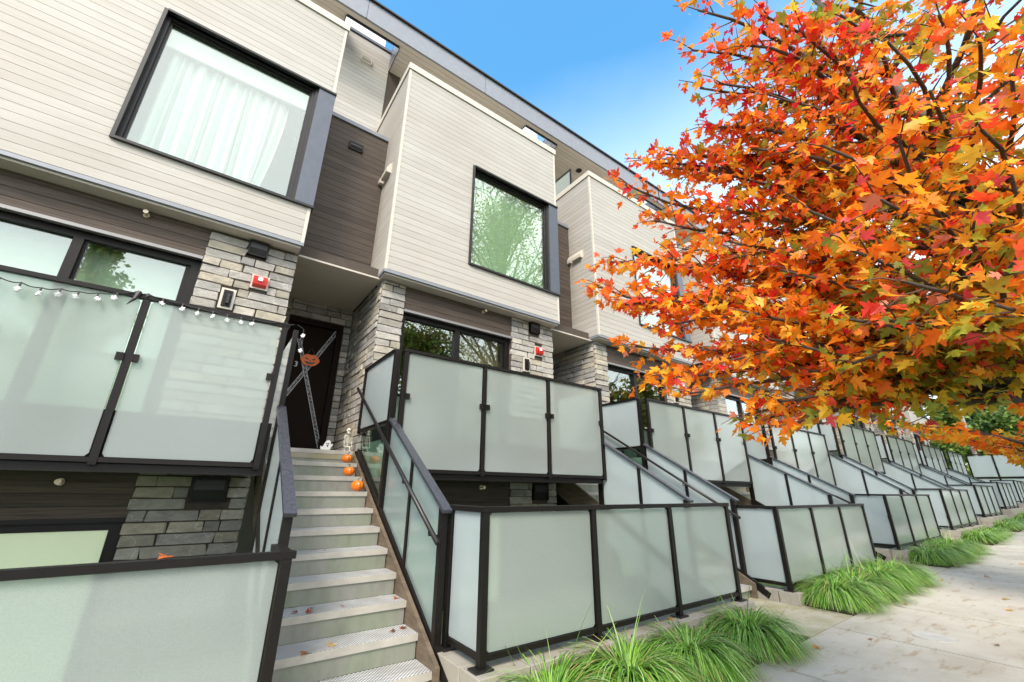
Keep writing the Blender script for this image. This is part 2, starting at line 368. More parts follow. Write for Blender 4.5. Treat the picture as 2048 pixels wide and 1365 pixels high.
def wall_hole(b, x0, x1, y0, y1, z0, z1, hx0, hx1, hz0, hz1):
    if hx0 > x0: b.box(x0, hx0, y0, y1, z0, z1)
    if hx1 < x1: b.box(hx1, x1, y0, y1, z0, z1)
    if hz0 > z0: b.box(max(hx0, x0), min(hx1, x1), y0, y1, z0, hz0)
    if hz1 < z1: b.box(max(hx0, x0), min(hx1, x1), y0, y1, hz1, z1)

# ------------------------------------------------------------------ layout numbers (metres, eye level is z = 0)
def ground(x): return -1.425 + 0.0165 * (x - 5)
UX = [-3.08, 1.80, 6.68, 11.74, 16.80, 21.95, 27.10, 32.30]
DZ = [0, 0, 0, 0, .52, .52, .52, .52]
FT = [-.35, -.128, -.183, -.01, .15, .327, .504, .69]
ORD = ['nearest', 'second', 'third', 'fourth', 'fifth', 'sixth', 'seventh', 'farthest']
YB, YP, YW, YT, YF, YU = 5.88, 6.09, 6.71, 7.75, 2.95, 4.90
YE = 2.30      # edge of sidewalk

# ------------------------------------------------------------------ ground
b = MB(); b.v = [(-300, -300, -8), (400, -300, -1.9), (400, 300, -1.9), (-300, 300, -8)]
b = MB()
xs_ = [-120, -20, 0, 20, 40, 80, 250]
for x in xs_: b.v += [(x, -200, ground(max(-40, min(60, x))) - 0.20), (x, 200, ground(max(-40, min(60, x))) - 0.20)]
b.f = [(2*i, 2*i+2, 2*i+3, 2*i+1) for i in range(len(xs_) - 1)]
tag(b.build('ground', 'lawn'), 'grassy ground running out beyond the street', None, None, 'structure')
b = MB()
for x in (-90, 0, 120): b.v += [(x, -9.5, ground(max(-40, min(60, x))) - 0.14), (x, -1.7, ground(max(-40, min(60, x))) - 0.14)]
b.f = [(0, 2, 3, 1), (2, 4, 5, 3)]
tag(b.build('road', 'asphalt'), 'asphalt street along the boulevard strip', None, None, 'structure')
def slanted(name, mat, x0, x1, y0, y1, top, th, parent=None, kind=None, dzy=0.0, key=None):
    q = MB(); zz = lambda x, y: ground(x) + top + dzy * (y - y0)
    q.v = [(x0, y0, zz(x0, y0) - th), (x1, y0, zz(x1, y0) - th), (x1, y1, zz(x1, y1) - th), (x0, y1, zz(x0, y1) - th), (x0, y0, zz(x0, y0)), (x1, y0, zz(x1, y0)), (x1, y1, zz(x1, y1)), (x0, y1, zz(x0, y1))]
    q.f = [(0, 3, 2, 1), (4, 5, 6, 7), (0, 1, 5, 4), (1, 2, 6, 5), (2, 3, 7, 6), (3, 0, 4, 7)]
    return q.build(name, mat, parent, None, kind)
swk = bpy.data.objects.new('sidewalk', None); reg(swk, 'sidewalk', None, (5, 1.4, ground(5))); tag(swk, 'pale concrete sidewalk scored into broad slabs', None, None, 'structure')
j = 6.10 - 1.63 * 8
while j < 44:
    slanted('slab', 'sidewalk', j + .007, j + 1.616, YE - 1.75, YE - .006, R.uniform(-.003, .003), .12, swk); j += 1.63
slanted('boulevard_strip', 'lawn', -30, 70, -1.5, YE - 1.76, -.015, .15, None, 'structure')['label'] = 'grass strip between sidewalk and street'
slanted('street_kerb', 'sidewalk', -30, 70, -1.66, -1.505, 0, .2, None, 'structure')['label'] = 'concrete kerb along the street'

# ------------------------------------------------------------------ townhouses
SEEN = (0, 1, 2)
def stones(parent, x0, x1, y0, y1, z0, z1, flip, many, seed, skip=()):
    rr = random.Random(seed); h = .1175; z = z0; a0, a1 = (y0, y1) if flip else (x0, x1)
    mbx = MB()
    while z < z1 - .03:
        t = min(z + h, z1); a = a0
        while a < a1 - .01:
            w_ = rr.choice((.17, .24, .30, .36, .44, .52)) * rr.uniform(.85, 1.15)
            e = a + w_
            if a1 - e < .11: e = a1
            g = .006; pr = rr.uniform(-.008, .010)
            hit = [s for s in skip if s[0] < e - .02 and s[1] > a + .02 and s[2] < t - .02 and s[3] > z + .02]
            cuts = [(a, e)]
            for s in hit:
                nc = []
                for c0, c1 in cuts:
                    if s[0] > c0: nc.append((c0, min(c1, s[0])))
                    if s[1] < c1: nc.append((max(c0, s[1]), c1))
                cuts = [c for c in nc if c[1] - c[0] > .05]
            for c0, c1 in cuts:
                if flip: bx = (x0 - pr, x1, c0 + g, c1 - g, z + g, t - g)
                else: bx = (c0 + g, c1 - g, y0 - pr, y1, z + g, t - g)
                if many: mbx.box(*bx)
                else: piece('stone', 'stone', *bx, parent=parent, jit=1, key=rr.randrange(8), flip='x' if flip else None)
            a = e
        z = t
    if many and mbx.v: mbx.build('stone', 'stone', parent, None, 'stuff')
def boards(parent, name, mat, along, a0, a1, d0, d1, z0, z1, h, many, hole=None, gap=.005):
    mbx = MB(); z = z0
    while z < z1 - .015:
        t = min(z + h, z1); segs = [(a0, a1, z, t)]
        if hole:
            ha0, ha1, hz0, hz1 = hole
            if t > hz0 + .001 and z < hz1 - .001:
                segs = []
                if ha0 > a0: segs.append((a0, ha0, z, t))
                if ha1 < a1: segs.append((ha1, a1, z, t))
                if z < hz0: segs.append((max(a0, ha0), min(a1, ha1), z, hz0))
                if t > hz1: segs.append((max(a0, ha0), min(a1, ha1), hz1, t))
        for s0, s1, u0, u1 in segs:
            if u1 - u0 < .02: continue
            bx = (s0, s1, d0, d1, u0 + gap / 2, u1 - gap / 2) if along == 'x' else (d0, d1, s0, s1, u0 + gap / 2, u1 - gap / 2)
            if many: mbx.box(*bx)
            else: piece(name, mat, *bx, parent=parent)
        z = t
    if many and mbx.v: mbx.build(name, mat, parent, None, 'stuff')

HOUSE_LABEL = [
 'townhouse whose large upper window shows white pleated curtains',
 'townhouse above the metal stairs, its upper window pale green with tree reflections',
 'townhouse partly behind the tips of the red maple branches',
 'townhouse mostly screened by the maple, last before the row steps up',
 'first townhouse of the raised far half of the row',
 'townhouse with an amber lit look in its lower window, third from the far end',
 'small looking townhouse second from the far end of the row',
 'last townhouse of the row beside the white glass end fence']
HOUSES = []
for u in range(8):
    X0, dz = UX[u], DZ[u]; X1 = (UX[u + 1] if u < 7 else 37.2); W = X1 - X0
    bl, br = X0 - .07, X0 + 3.63         # upper box left and right face
    pr_ = X0 + 3.62                       # right edge of the lower right pillar
    nb = X1 - .07                         # next box left face
    many = u not in SEEN
    zt, zb = 7.81 + dz, 3.25 + dz
    H = thing('townhouse', (X0, YP, ground(X0)), HOUSE_LABEL[u], 'townhouse', 'townhouses in the row'); HOUSES.append(H)
    # --- upper box shell
    wx0, wx1, wz0, wz1 = X0 + 1.44, X0 + 3.39, 3.90 + dz, 6.10 + dz
    sh = MB(); wall_hole(sh, bl + .03, br - .03, YB + .02, YB + .12, zb + .03, zt - .02, wx0, wx1, wz0, wz1)
    sh.box(bl + .03, bl + .12, YB + .12, YT + 3, zb + .03, zt - .02); sh.box(br - .12, br - .03, YB + .12, YT + 3, zb + .03, zt - .02)
    q = MB(); q.box(bl + .121, br - .121, YB + .121, YT + 3, zt - .25, zt - .03); q.build('bounce_roof_slab', 'trim', H)  # unseen box lid, made pale to bounce light up to the roof soffit
    sh.box(bl + .12, br - .12, YB + .12, YT + 3, zb + .03, zb + .25)
    sh.build('wall', 'back', H)
    rm = MB(); rm.box(bl + .125, br - .125, 8.9, 9.0, zb + .25, zt - .25); rm.box(bl + .121, bl + .14, YB + .13, 8.9, zb + .25, zt - .25); rm.box(br - .14, br - .121, YB + .13, 8.9, zb + .25, zt - .25); rm.box(bl + .14, br - .14, YB + .13, 8.9, zb + .251, zb + .28); rm.box(bl + .14, br - .14, YB + .13, 8.9, zt - .28, zt - .251)
    rm.build('room', 'plaster', H)
    boards(H, 'siding_board', 'siding', 'x', bl + .045, br - .045, YB, YB + .02, zb + .035, zt - .15, .1195, many, (wx0 - .01, br + 1, wz0 - .02, wz1 + .02))
    for q in (bl,): boards(H, 'siding_board', 'siding', 'y', YB + .045, YT - .0, bl, bl + .03, zb + .035, zt - .15, .1195, many)
    for bx_ in ((bl - .004, bl + .043, YB - .004, YB + .043, zb + .03, zt - .15), (br - .043, br + .004, YB - .004, YB + .043, zb + .03, wz0 - .037), (br - .043, br + .004, YB - .004, YB + .043, wz1 + .037, zt - .15)):
        piece('corner_trim', 'trim', *bx_, parent=H)
    cp = MB(); cp.box(bl - .025, br + .025, YB - .025, YB + .10, zt - .145, zt); cp.box(bl - .025, bl + .10, YB + .10, YT + 2.2, zt - .145, zt); cp.box(br - .10, br + .025, YB + .10, YT + 2.2, zt - .145, zt)
    cp.build('parapet_cap', 'trim', H)
    fl = MB(); fl.box(bl - .006, br + .006, YB - .006, YB + .03, zb - .02, zb + .028); fl.box(bl - .006, bl + .03, YB + .03, YW, zb - .02, zb + .028); fl.box(br - .03, br + .006, YB + .03, YW, zb - .02, zb + .028)
    fl.build('drip_flashing', 'capmetal' if False else 'fascia', H)
    sf = MB(); sf.box(bl + .02, br - .02, YB + .03, YP + .3, zb - .05, zb - .022); sf.build('soffit_panel', 'soffit', H)
    # --- box window
    win = MB(); fx0, fx1 = wx0, wx1; d0, d1 = YB - .03, YB + .22
    win.box(fx0 - .02, fx0 + .02, d0, d1, wz0 - .03, wz1 + .03); win.box(fx1 - .03, fx1 + .01, YB + .02, d1, wz0, wz1)
    win.box(fx0 + .02, br + .03, d0 - .012, d1, wz1 - .0, wz1 + .035); win.box(fx0 + .02, br + .03, d0 - .012, d1, wz0 - .035, wz0)
    for k in range(2):
        y = YB + .055 + k * .035; g = .03 + k * .03
        win.box(fx0 + .02, fx0 + .03 + g, y, y + .034, wz0, wz1); win.box(fx1 - .04 - g, fx1 - .03, y, y + .034, wz0, wz1)
        win.box(fx0 + .03 + g, fx1 - .04 - g, y, y + .034, wz1 - g - .01, wz1); win.box(fx0 + .03 + g, fx1 - .04 - g, y, y + .034, wz0, wz0 + g * .6)
    wo = win.build('window', 'black', H)
    pn = MB(); pn.box(fx0 + .05, fx1 - .06, YB + .100, YB + .108, wz0 + .02, wz1 - .03); pn.build('pane', 'glass_green' if u else 'glass', wo)
    sp = MB(); sp.box(wx1 + .012, br + .022, YB - .022, YB + .05, wz0 + .002, wz1 - .002); sp.box(br - .04, br + .022, YB + .05, YB + .26, wz0 + .002, wz1 - .002)
    sp.build('side_panel', 'slate', wo)
    if u == 0: pass
    elif u == 1 or u == 3:
        bd = MB(); bd.box(wx0 + .05, wx1 - .06, YB + .165, YB + .172, wz0 - .02, wz1); bd.build('roller_blind', 'blind', H)  # pale sheet added behind the glass, standing in for reflected sky
    # --- recess beside the box (between this box and the next)
    if u < 7:
        r0, r1 = br - .03, nb + .03
        rb = MB(); rb.box(r0, r1, YW + .02, YW + .3, 3.22 + dz, 6.50 + dz); rb.box(r0, r1, YW + .02, YT + .02, 6.40 + dz, 6.46 + dz)
        rb.box(r0 - .3, r1 + .3, YT + .02, YT + .25, 6.3 + dz, 10.19); rb.box(r0, r1, YP + .1, YT + .8, 3.225 + dz, 3.40 + dz); rb.build('recess_wall', 'back', H)
        boards(H, 'dark_board', 'dark_siding', 'x', r0, r1, YW, YW + .02, 3.24 + dz, 6.50 + dz, .1195, many)
        boards(H, 'siding_board', 'siding', 'x', r0, r1, YT, YT + .02, 6.62 + dz, 10.18, .1195, many)
        rc = MB(); rc.box(r0, r1, YW - .03, YW + .3, 6.50 + dz, 6.58 + dz); rc.box(r0, r1, YW - .012, YW + .03, 3.205 + dz, 3.24 + dz); rc.build('recess_cap', 'fascia', H)
        ec = MB(); ec.box(pr_ + .0, nb + .05, YP + .05, YT + .6, 3.195 + dz, 3.222 + dz); ec.build('entry_ceiling', 'soffit', H)
    # --- lower front: pillars, siding, window, deck
    p1, p2 = X0 + .39, X0 + 2.57          # left pillar right edge, right pillar left edge
    sk = [(X0 + 2.835, X0 + 3.015, 2.13 + dz, 2.43 + dz), (X0 + 3.135, X0 + 3.335, 2.51 + dz, 2.71 + dz), (X0 + 3.005, X0 + 3.245, 2.97 + dz, 3.20 + dz), (X0 + 3.05, X0 + 3.40, -.18 + dz, .12 + dz)]
    pb = MB(); pb.box(X0 + .04, p1, YP + .025, YP + .3, -2.4, 3.2 + dz); pb.box(p2, pr_ - .04, YP + .025, YP + .3, -2.4, 3.2 + dz)
    pb.box(X0 + .04, X0 + .3, YP + .3, YT + .5, -2.4, 3.2 + dz); pb.box(pr_ - .3, pr_ - .04, YP + .3, YT + .5, -2.4, 3.2 + dz)
    pb.box(p1, p2, YP + .06, YP + .16, 2.76 + dz, 3.2 + dz); pb.box(p1, p2, YP + .06, YP + .16, -.32 + dz, .6 + dz)
    pb.build('pillar_core', 'back', H)
    if u == 0:
        stones(H, p2, pr_ - .0, YP, YP + .06, -1.30, 3.195, False, many, 50 + u, sk)
    else:
        stones(H, X0, p1, YP, YP + .06, 1.25 + dz, 3.195 + dz, False, many, 30 + u)
        stones(H, p2, pr_ - .0, YP, YP + .06, 1.25 + dz, 3.195 + dz, False, many, 50 + u, sk)
        stones(H, p2, pr_ - .0, YP, YP + .06, -.70 + dz, .12 + dz, False, many, 70 + u, sk)
    if u > 0: stones(H, X0, X0 + .06, YP + .062, YT + .0, .50 + dz, 3.20 + dz, True, many, 90 + u)
    boards(H, 'dark_board', 'dark_siding', 'x', p1, p2, YP + .03, YP + .06, 2.775 + dz, 3.195 + dz, .1195, many)
    boards(H, 'dark_board', 'dark_siding', 'x', p1, p2, YP + .03, YP + .06, -.32 + dz, .30 + dz, .1195, many)
    hd = MB(); hd.box(p1, p2, YP - .01, YP + .06, 2.735 + dz, 2.775 + dz); hd.build('head_flashing', 'capmetal', H)
    wf = MB(); y0, y1 = YP + .09, YP + .17; z0, z1 = .62 + dz, 2.735 + dz; mx = X0 + 1.44
    wf.box(p1, p1 + .07, y0, y1, z0, z1); wf.box(p2 - .10, p2, y0, y1, z0, z1); wf.box(p1 + .07, p2 - .10, y0, y1, z1 - .08, z1); wf.box(p1 + .07, p2 - .10, y0, y1, z0, z0 + .08); wf.box(mx - .045, mx + .045, y0 - .012, y1, z0 + .08, z1 - .08)
    wf.box(mx + .045, mx + .075, y0 + .03, y1, z0 + .08, z1 - .08); wf.box(p2 - .15, p2 - .10, y0 + .03, y1, z0 + .08, z1 - .08)
    wo = wf.build('window', 'bronze', H)
    for a0, a1 in ((p1 + .07, mx - .045), (mx + .075, p2 - .15)):
        pn = MB(); pn.box(a0, a1, y0 + .045, y0 + .053, z0 + .08, z1 - .08); pn.build('pane', 'glass', wo)
    lr = MB(); ry = YP + .3
    lr.box(X0 + .3, pr_ - .3, 9.6, 9.7, z0, 3.1 + dz); lr.box(X0 + .301, X0 + .33, ry, 9.6, z0, 3.1 + dz); lr.box(pr_ - .33, pr_ - .301, ry, 9.6, z0, 3.1 + dz); lr.box(X0 + .33, pr_ - .33, ry - .13, 9.6, z0 - .03, z0); lr.box(X0 + .33, pr_ - .33, ry - .13, 9.6, 3.1 + dz, 3.13 + dz)
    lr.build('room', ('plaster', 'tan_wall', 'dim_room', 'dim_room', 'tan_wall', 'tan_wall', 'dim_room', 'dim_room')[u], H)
    if u == 0:
        bd = MB(); bd.box(p1 + .1, p2 - .12, YP + .34, YP + .35, z0 + .1, z1 - .05); bd.build('roller_blind', 'blind', H)
    if u == 1:
        bd = MB(); bd.box(mx + .08, p2 - .15, YP + .24, YP + .25, z0 + .1, z1 - .09); bd.build('roller_blind', 'tan_wall', H)
    dk = MB(); dk.box(X0 + .05, pr_ - .05, YU + .10, YP - .005, .14 + dz, .60 + dz); dk.build('deck', 'trim', H)
    dt = MB(); dt.box(X0 + .02, pr_ - .02, YU + .02, YU + .10, .105 + dz, .17 + dz); dt.box(X0 + .02, pr_ - .02, YU + .06, YU + .098, .17 + dz, .62 + dz); dt.build('deck_edge', 'bronze', H)
    # lower level window
    lw = MB(); z1 = -.35 + dz; z0 = -2.2; lw.box(p1, p1 + .1, y0, y1, z0, z1); lw.box(p2 - .11, p2, y0, y1, z0, z1); lw.box(p1 + .1, p2 - .11, y0, y1, z1 - .08, z1); lw.box(mx - .05, mx + .05, y0, y1, z0, z1 - .08); lw.box(p1, p2, YP - .005, YP + .07, z1 + .0, z1 + .04)
    wo = lw.build('window', 'bronze', H)
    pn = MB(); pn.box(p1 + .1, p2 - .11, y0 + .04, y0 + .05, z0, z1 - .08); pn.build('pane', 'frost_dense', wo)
    # --- entry (door at the back of the recess right of this house)
    if u < 7 and u in (0, 1, 2, 3):
        e0, e1 = pr_ - .05, X1 + .05; d0_, d1_ = X1 - 1.05, X1 - .13
        eb = MB(); wall_hole(eb, e0, e1, YT + .03, YT + .12, .49 + dz, 3.2 + dz, d0_, d1_, .48 + dz, 2.88 + dz); eb.build('entry_wall', 'back', H)
        stones(H, e0, d0_, YT, YT + .05, .50 + dz, 3.195 + dz, False, u > 1, 130 + u); stones(H, d1_, e1 - .05, YT, YT + .05, .50 + dz, 2.87 + dz, False, u > 1, 140 + u); stones(H, d0_, e1 - .05, YT, YT + .05, 2.88 + dz, 3.195 + dz, False, u > 1, 150 + u)
        df = MB(); df.box(d0_, d0_ + .05, YT + .02, YT + .18, .50 + dz, 2.87 + dz); df.box(d1_ - .10, d1_, YT + .02, YT + .18, .50 + dz, 2.87 + dz); df.box(d0_ + .05, d1_ - .10, YT + .02, YT + .18, 2.77 + dz, 2.87 + dz)
        do = df.build('door', 'door', H)
        dl = MB(); dl.box(d0_ + .05, d1_ - .10, YT + .10, YT + .15, .50 + dz, 2.77 + dz); dl.build('door_leaf', 'door', do)
        dh = MB(); dh.tube([(d0_ + .14, YT + .07, 1.35 + dz), (d0_ + .14, YT + .07, 1.75 + dz)], .014, 8); dh.build('handle', 'black', do)
# wall behind the decks over the boxes and the building's plain bulk
bk = thing('building_core', (17, 9.5, ground(17)), 'plain rear bulk of the townhouse block under the roof', 'building')
q = MB(); q.box(-9, 37.1, 9.35, 9.5, 6, 9.63); q.build('rear_wall', 'siding', bk)
q = MB(); q.box(-9, 37.1, 9.8, 19, -2.4, 9.6); q.build('block', 'plaster', bk)

# ------------------------------------------------------------------ roof
RZ0, RZ1, RY = 9.635, 10.20, 6.85
roof = thing('flat_roof', (15, 9, RZ0), 'flat overhanging roof with slate metal fascia and boarded soffit', 'roof')
x = -8.21
while x < 37.4:
    e = min(x + 3.05, 37.6)
    piece('fascia_panel', 'fascia', x + .004, e - .004, RY, RY + .05, RZ0 - .02, RZ1, roof); x += 3.05
q = MB(); q.box(-8.2, 37.6, RY - .05, RY + .2, RZ1 + .002, RZ1 + .045); q.build('roof_edge', 'black', roof)
q = MB(); q.box(-8.2, 37.6, RY - .03, RY + .2, RZ1 + .046, RZ1 + .075); q.build('edge_flashing', 'capmetal', roof)
holes = [(UX[k] - 1.22, UX[k] - .04) for k in range(1, 8)]
y = RY + .055
row = 0
while y < 9.3:
    e = y + .118; x = -8.2
    cut = [h for h in holes if e > 7.08 and y < 7.75]
    for h in cut + [(37.6, 99)]:
        if h[0] - x > .05: piece('soffit_board', 'soffit_board', x, min(h[0], 37.6), y, e - .006, RZ0, RZ0 + .02, roof)
        x = h[1]
    y = e; row += 1
q = MB(); xx = -8.2
q.box(-8.2, 37.6, RY + .05, 7.06, RZ0 + .025, RZ1)
for h in holes + [(37.6, 99)]:
    q.box(xx, h[0] - .02, 7.06, 7.78, RZ0 + .025, RZ1); xx = h[1] + .02
q.box(-8.2, 37.6, 7.98, 19, RZ0 + .025, RZ1); q.build('roof_deck', 'back', roof)
for h in holes:
    q = MB(); q.box(h[0] - .02, h[0], 7.06, 7.76, RZ0 - .03, RZ1 + .1); q.box(h[1], h[1] + .02, 7.06, 7.76, RZ0 - .03, RZ1 + .1); q.box(h[0], h[1], 7.05, 7.07, RZ0 - .03, RZ1 + .1); q.box(h[0] - .05, h[1] + .05, 7.715, 8.0, 10.195, 10.27)
    so_ = q.build('skylight_frame', 'slate', roof)
    q = MB(); q.box(h[0], h[1] - .16, 7.78, 7.80, 10.272, 11.0); q.build('upstand_panel', 'lens', so_)
# recessed downlight and the deck divider
dl = thing('downlight', (7.89, 7.41, RZ0), 'round black downlight recessed in the roof soffit', 'light fitting')
q = MB(); ring = [(math.cos(a * math.pi / 10), math.sin(a * math.pi / 10)) for a in range(20)]
for k in range(20):
    a, c = ring[k], ring[(k + 1) % 20]; i = len(q.v)
    for (rr, zz) in ((.10, RZ0 - .012), (.068, RZ0 - .012), (.068, RZ0 - .001)):
        q.v += [(7.89 + a[0] * rr, 7.41 + a[1] * rr, zz), (7.89 + c[0] * rr, 7.41 + c[1] * rr, zz)]
    q.f += [(i, i+1, i+3, i+2), (i+2, i+3, i+5, i+4)]
q.build('trim_ring', 'black', dl)
q = MB(); q.tube([(7.89, 7.41, RZ0 - .004), (7.89, 7.41, RZ0 - .002)], .066, 20); q.build('lens', 'black', dl)
for k, (xd, lab) in enumerate(((6.66, 'small frosted glass divider on the terrace above the third box'),)):
    dv = thing('terrace_divider', (xd, 6.8, 7.81), lab, 'glass screen')
    q = MB(); q.box(xd, xd + .012, 6.60, 7.7, 7.83, 8.37); q.build('glass_panel', 'frost', dv)
    q = MB(); q.box(xd - .015, xd + .03, 6.55, 6.60, 7.80, 8.41); q.box(xd - .015, xd + .03, 6.60, 7.7, 8.372, 8.41); q.build('frame', 'black', dv)

# ------------------------------------------------------------------ curtain behind the big window of the nearest house
cu = thing('curtain', (-.7, 6.3, 3.9), 'white pleated sheer curtain hanging behind the large upper window', 'curtain')
q = MB(); nx = 150; nz = 10
for i in range(nx + 1):
    t = i / nx
    for k in range(nz + 1):
        s = k / nz                                   # 0 top, 1 bottom
        ph = t * 17 * 2 * math.pi + 2.2 * math.sin(t * 9) + .5 * math.sin(s * 2.2 + t * 12)
        xx = -1.50 + t * 1.50 + .05 * math.sin(t * 25) - .0 * s + (-.16 * s * s * max(0, t - .75) * 4)
        q.v.append((xx, 6.16 + (.068 + .026 * math.sin(t * 31)) * (1 - abs(math.sin(ph / 2)) ** 1.0 * 2) * (.55 + .45 * s) + .04 * s * math.sin(t * 5), 5.72 - 1.86 * s))
for i in range(nx):
    for k in range(nz):
        a = i * (nz + 1) + k; q.f.append((a, a + 1, a + nz + 2, a + nz + 1))
q.smooth = True; q.build('drape', 'fabric', cu)
q = MB(); q.box(-1.58, .26, 6.03, 6.06, 5.70, 6.08); q.build('pelmet', 'fabric', cu)

# ------------------------------------------------------------------ wall fittings
def lamp(u):
    X0, dz = UX[u], DZ[u]; x0, z0 = X0 + 2.845, 2.14 + dz
    t = thing('wall_lamp', (x0 + .08, YP, z0), ('bronze wall lamp in a cream surround under the red alarm above string lights', 'bronze wall lamp glowing gold on the stone pillar right of the greenish window', 'bronze wall lamp on the pillar partly behind maple leaves', 'tiny wall lamp on the fourth house pillar', 'tiny wall lamp on the pillar of the raised fifth house', 'tiny wall lamp on the sixth house pillar', 'tiny wall lamp on the seventh house pillar', 'tiny wall lamp on the last house pillar')[u], 'wall lamp', 'wall lamps on the stone pillars')
    q = MB(); q.box(x0, x0 + .16, YP - .012, YP + .05, z0, z0 + .28); q.build('surround', 'trim', t)
    q = MB(); q.box(x0 + .03, x0 + .13, YP - .03, YP - .012, z0 + .03, z0 + .25); q.build('back_plate', 'bronze', t)
    q = MB(); q.box(x0 + .075, x0 + .105, YP - .075, YP - .03, z0 + .06, z0 + .19); q.build('shade', 'black', t)
def alarm(u):
    X0, dz = UX[u], DZ[u]; x0, z0 = X0 + 3.15, 2.53 + dz
    t = thing('fire_alarm', (x0 + .08, YP, z0), ('red fire alarm beside the nearest black vent over the string lights', 'red fire alarm above the glowing wall lamp on the stone pillar', 'red fire alarm hidden among orange leaves on the third pillar', 'red fire alarm on the fourth house pillar', 'red fire alarm on the pillar of the raised fifth house', 'red fire alarm on the sixth house pillar', 'red fire alarm on the seventh house pillar', 'red fire alarm on the last house pillar')[u], 'fire alarm', 'red fire alarms on the pillars')
    q = MB(); q.box(x0 - .02, x0 + .19, YP - .005, YP + .05, z0 - .02, z0 + .18); q.build('back_box', 'trim', t)
    q = MB(); q.prism([(YP - .006, z0), (YP - .006, z0 + .16), (YP - .05, z0 + .15), (YP - .075, z0 + .10), (YP - .06, z0 + .03)], 'x', x0, x0 + .165); q.build('housing', 'red', t)
    q = MB(); q.box(x0 + .055, x0 + .11, YP - .085, YP - .06, z0 + .075, z0 + .125); q.build('strobe', 'lens', t)
def vent(u, x0, z0, w_, h, lab, y=YP, axis='y', mat='bronze', side=None):
    t = thing('vent_hood', (x0 + w_ / 2, y, z0), lab, 'vent', 'wall vents')
    q = MB(); q.box(x0, x0 + .02, y - .05, y + .02, z0, z0 + h); q.box(x0 + w_ - .02, x0 + w_, y - .05, y + .02, z0, z0 + h); q.box(x0 + .02, x0 + w_ - .02, y - .055, y + .02, z0 + h - .03, z0 + h); q.box(x0 + .02, x0 + w_ - .02, y - .03, y + .02, z0, z0 + .02)
    q.build('frame', mat, t)
    q = MB(); q.prism([(y + .015, z0 + .02), (y - .02, z0 + .02), (y - .05, z0 + h * .5), (y - .05, z0 + h - .032), (y + .015, z0 + h - .032)], 'x', x0 + .022, x0 + w_ - .022); q.build('damper', 'black' if mat != 'trim' else 'galv', t)
for u in range(8):
    lamp(u); alarm(u)
    wd = ('nearest', 'second', 'third', 'fourth', 'raised fifth', 'sixth', 'seventh', 'last')[u]
    vent(u, UX[u] + 3.01, 2.975 + DZ[u], .235, .205, 'dark vent hood tucked under the soffit of the %s house' % wd)
    vent(u, UX[u] + 3.06, -.17 + DZ[u], .33, .27, 'dark vent box in the stonework below the deck of the %s house' % wd)
    if u < 3:
        xr = UX[u + 1] - .80
        vent(u, xr + .03, 5.95, .25, .15, 'black vent on the dark recess wall right of the %s box' % wd, YW)
        vent(u, xr + .10, 9.45, .25, .17, 'cream vent on the pale top wall right of the %s box' % wd, YT, mat='trim')
    if 0 < u < 4:
        xs = UX[u] - .07; t = thing('vent_hood', (xs, 6.6, 5.45), 'cream double vent on the left flank of the %s box' % wd, 'vent', 'wall vents')
        q = MB(); q.box(xs - .008, xs + .01, 6.22, 6.98, 5.40, 5.64); q.build('flange', 'trim', t)
        for k in range(2):
            y0 = 6.25 + k * .37
            q = MB(); q.prism([(xs - .008, 5.42), (xs - .008, 5.62), (xs - .03, 5.62), (xs - .085, 5.50), (xs - .085, 5.42)], 'y', y0, y0 + .30); q.build('hood', 'trim', t)
    for zz, nm in ((3.13, 'siding under the soffit'), (.03, 'siding below the deck')):
        xx = UX[u] + (1.92 if zz > 1 else 2.0); zq = zz + DZ[u]
        t = thing('sprinkler_head', (xx, YP, zq), 'brass sprinkler head on the %s of the %s house' % (nm, wd), 'sprinkler', 'sprinkler heads')
        q = MB(); q.tube([(xx, YP + .03, zq), (xx, YP + .015, zq)], .034, 12); q.build('plate', 'brass', t)
        q = MB(); q.tube([(xx, YP + .015, zq), (xx, YP - .07, zq)], [.014, .012], 8); q.tube([(xx, YP - .07, zq), (xx, YP - .08, zq)], .026, 10); q.build('nozzle', 'brass', t)

# ------------------------------------------------------------------ glass fences
def post(parent, x, y, z0, z1, w_=.055, mat='bronze'): return piece('post', mat, x - w_ / 2, x + w_ / 2, y - w_ / 2, y + w_ / 2, z0, z1, parent)
def clamp(parent, x, y, z, s):
    q = MB(); q.box(min(x, x + s * .055), max(x, x + s * .055), y - .014, y + .014, z - .035, z + .035); q.tube([(x + s * .018, y - .014, z + .018), (x + s * .018, y - .019, z + .018)], .005, 6); q.tube([(x + s * .018, y - .014, z - .018), (x + s * .018, y - .019, z - .018)], .005, 6)
    return q.build('clamp', 'bronze', parent)
def xfence(t, xs, y, z0, z1, glass, clamps, base):
    for k, x in enumerate(xs):
        post(t, x, y, z0 - (.03 if base else .0), z1 - .04)
        if base:
            piece('base_plate', 'black', x - .075, x + .075, y - .06, y + .06, z0 - .030, z0 - .018, t)
    piece('top_rail', 'bronze', xs[0] - .04, xs[-1] + .045, y - .033, y + .033, z1 - .04, z1, t)
    for k in range(len(xs) - 1):
        a, c = xs[k] + .028, xs[k + 1] - .028
        piece('bottom_rail', 'bronze', a, c, y - .022, y + .022, z0 + .02, z0 + .06, t)
        piece('glass_panel', glass, a + .012, c - .012, y - .006, y + .006, z0 + .065, z1 - .045, t)
        if clamps:
            zm = z0 + (z1 - z0) * .60
            clamp(t, a - .004, y - .03, zm, 1); clamp(t, c + .004, y - .03, zm, -1)
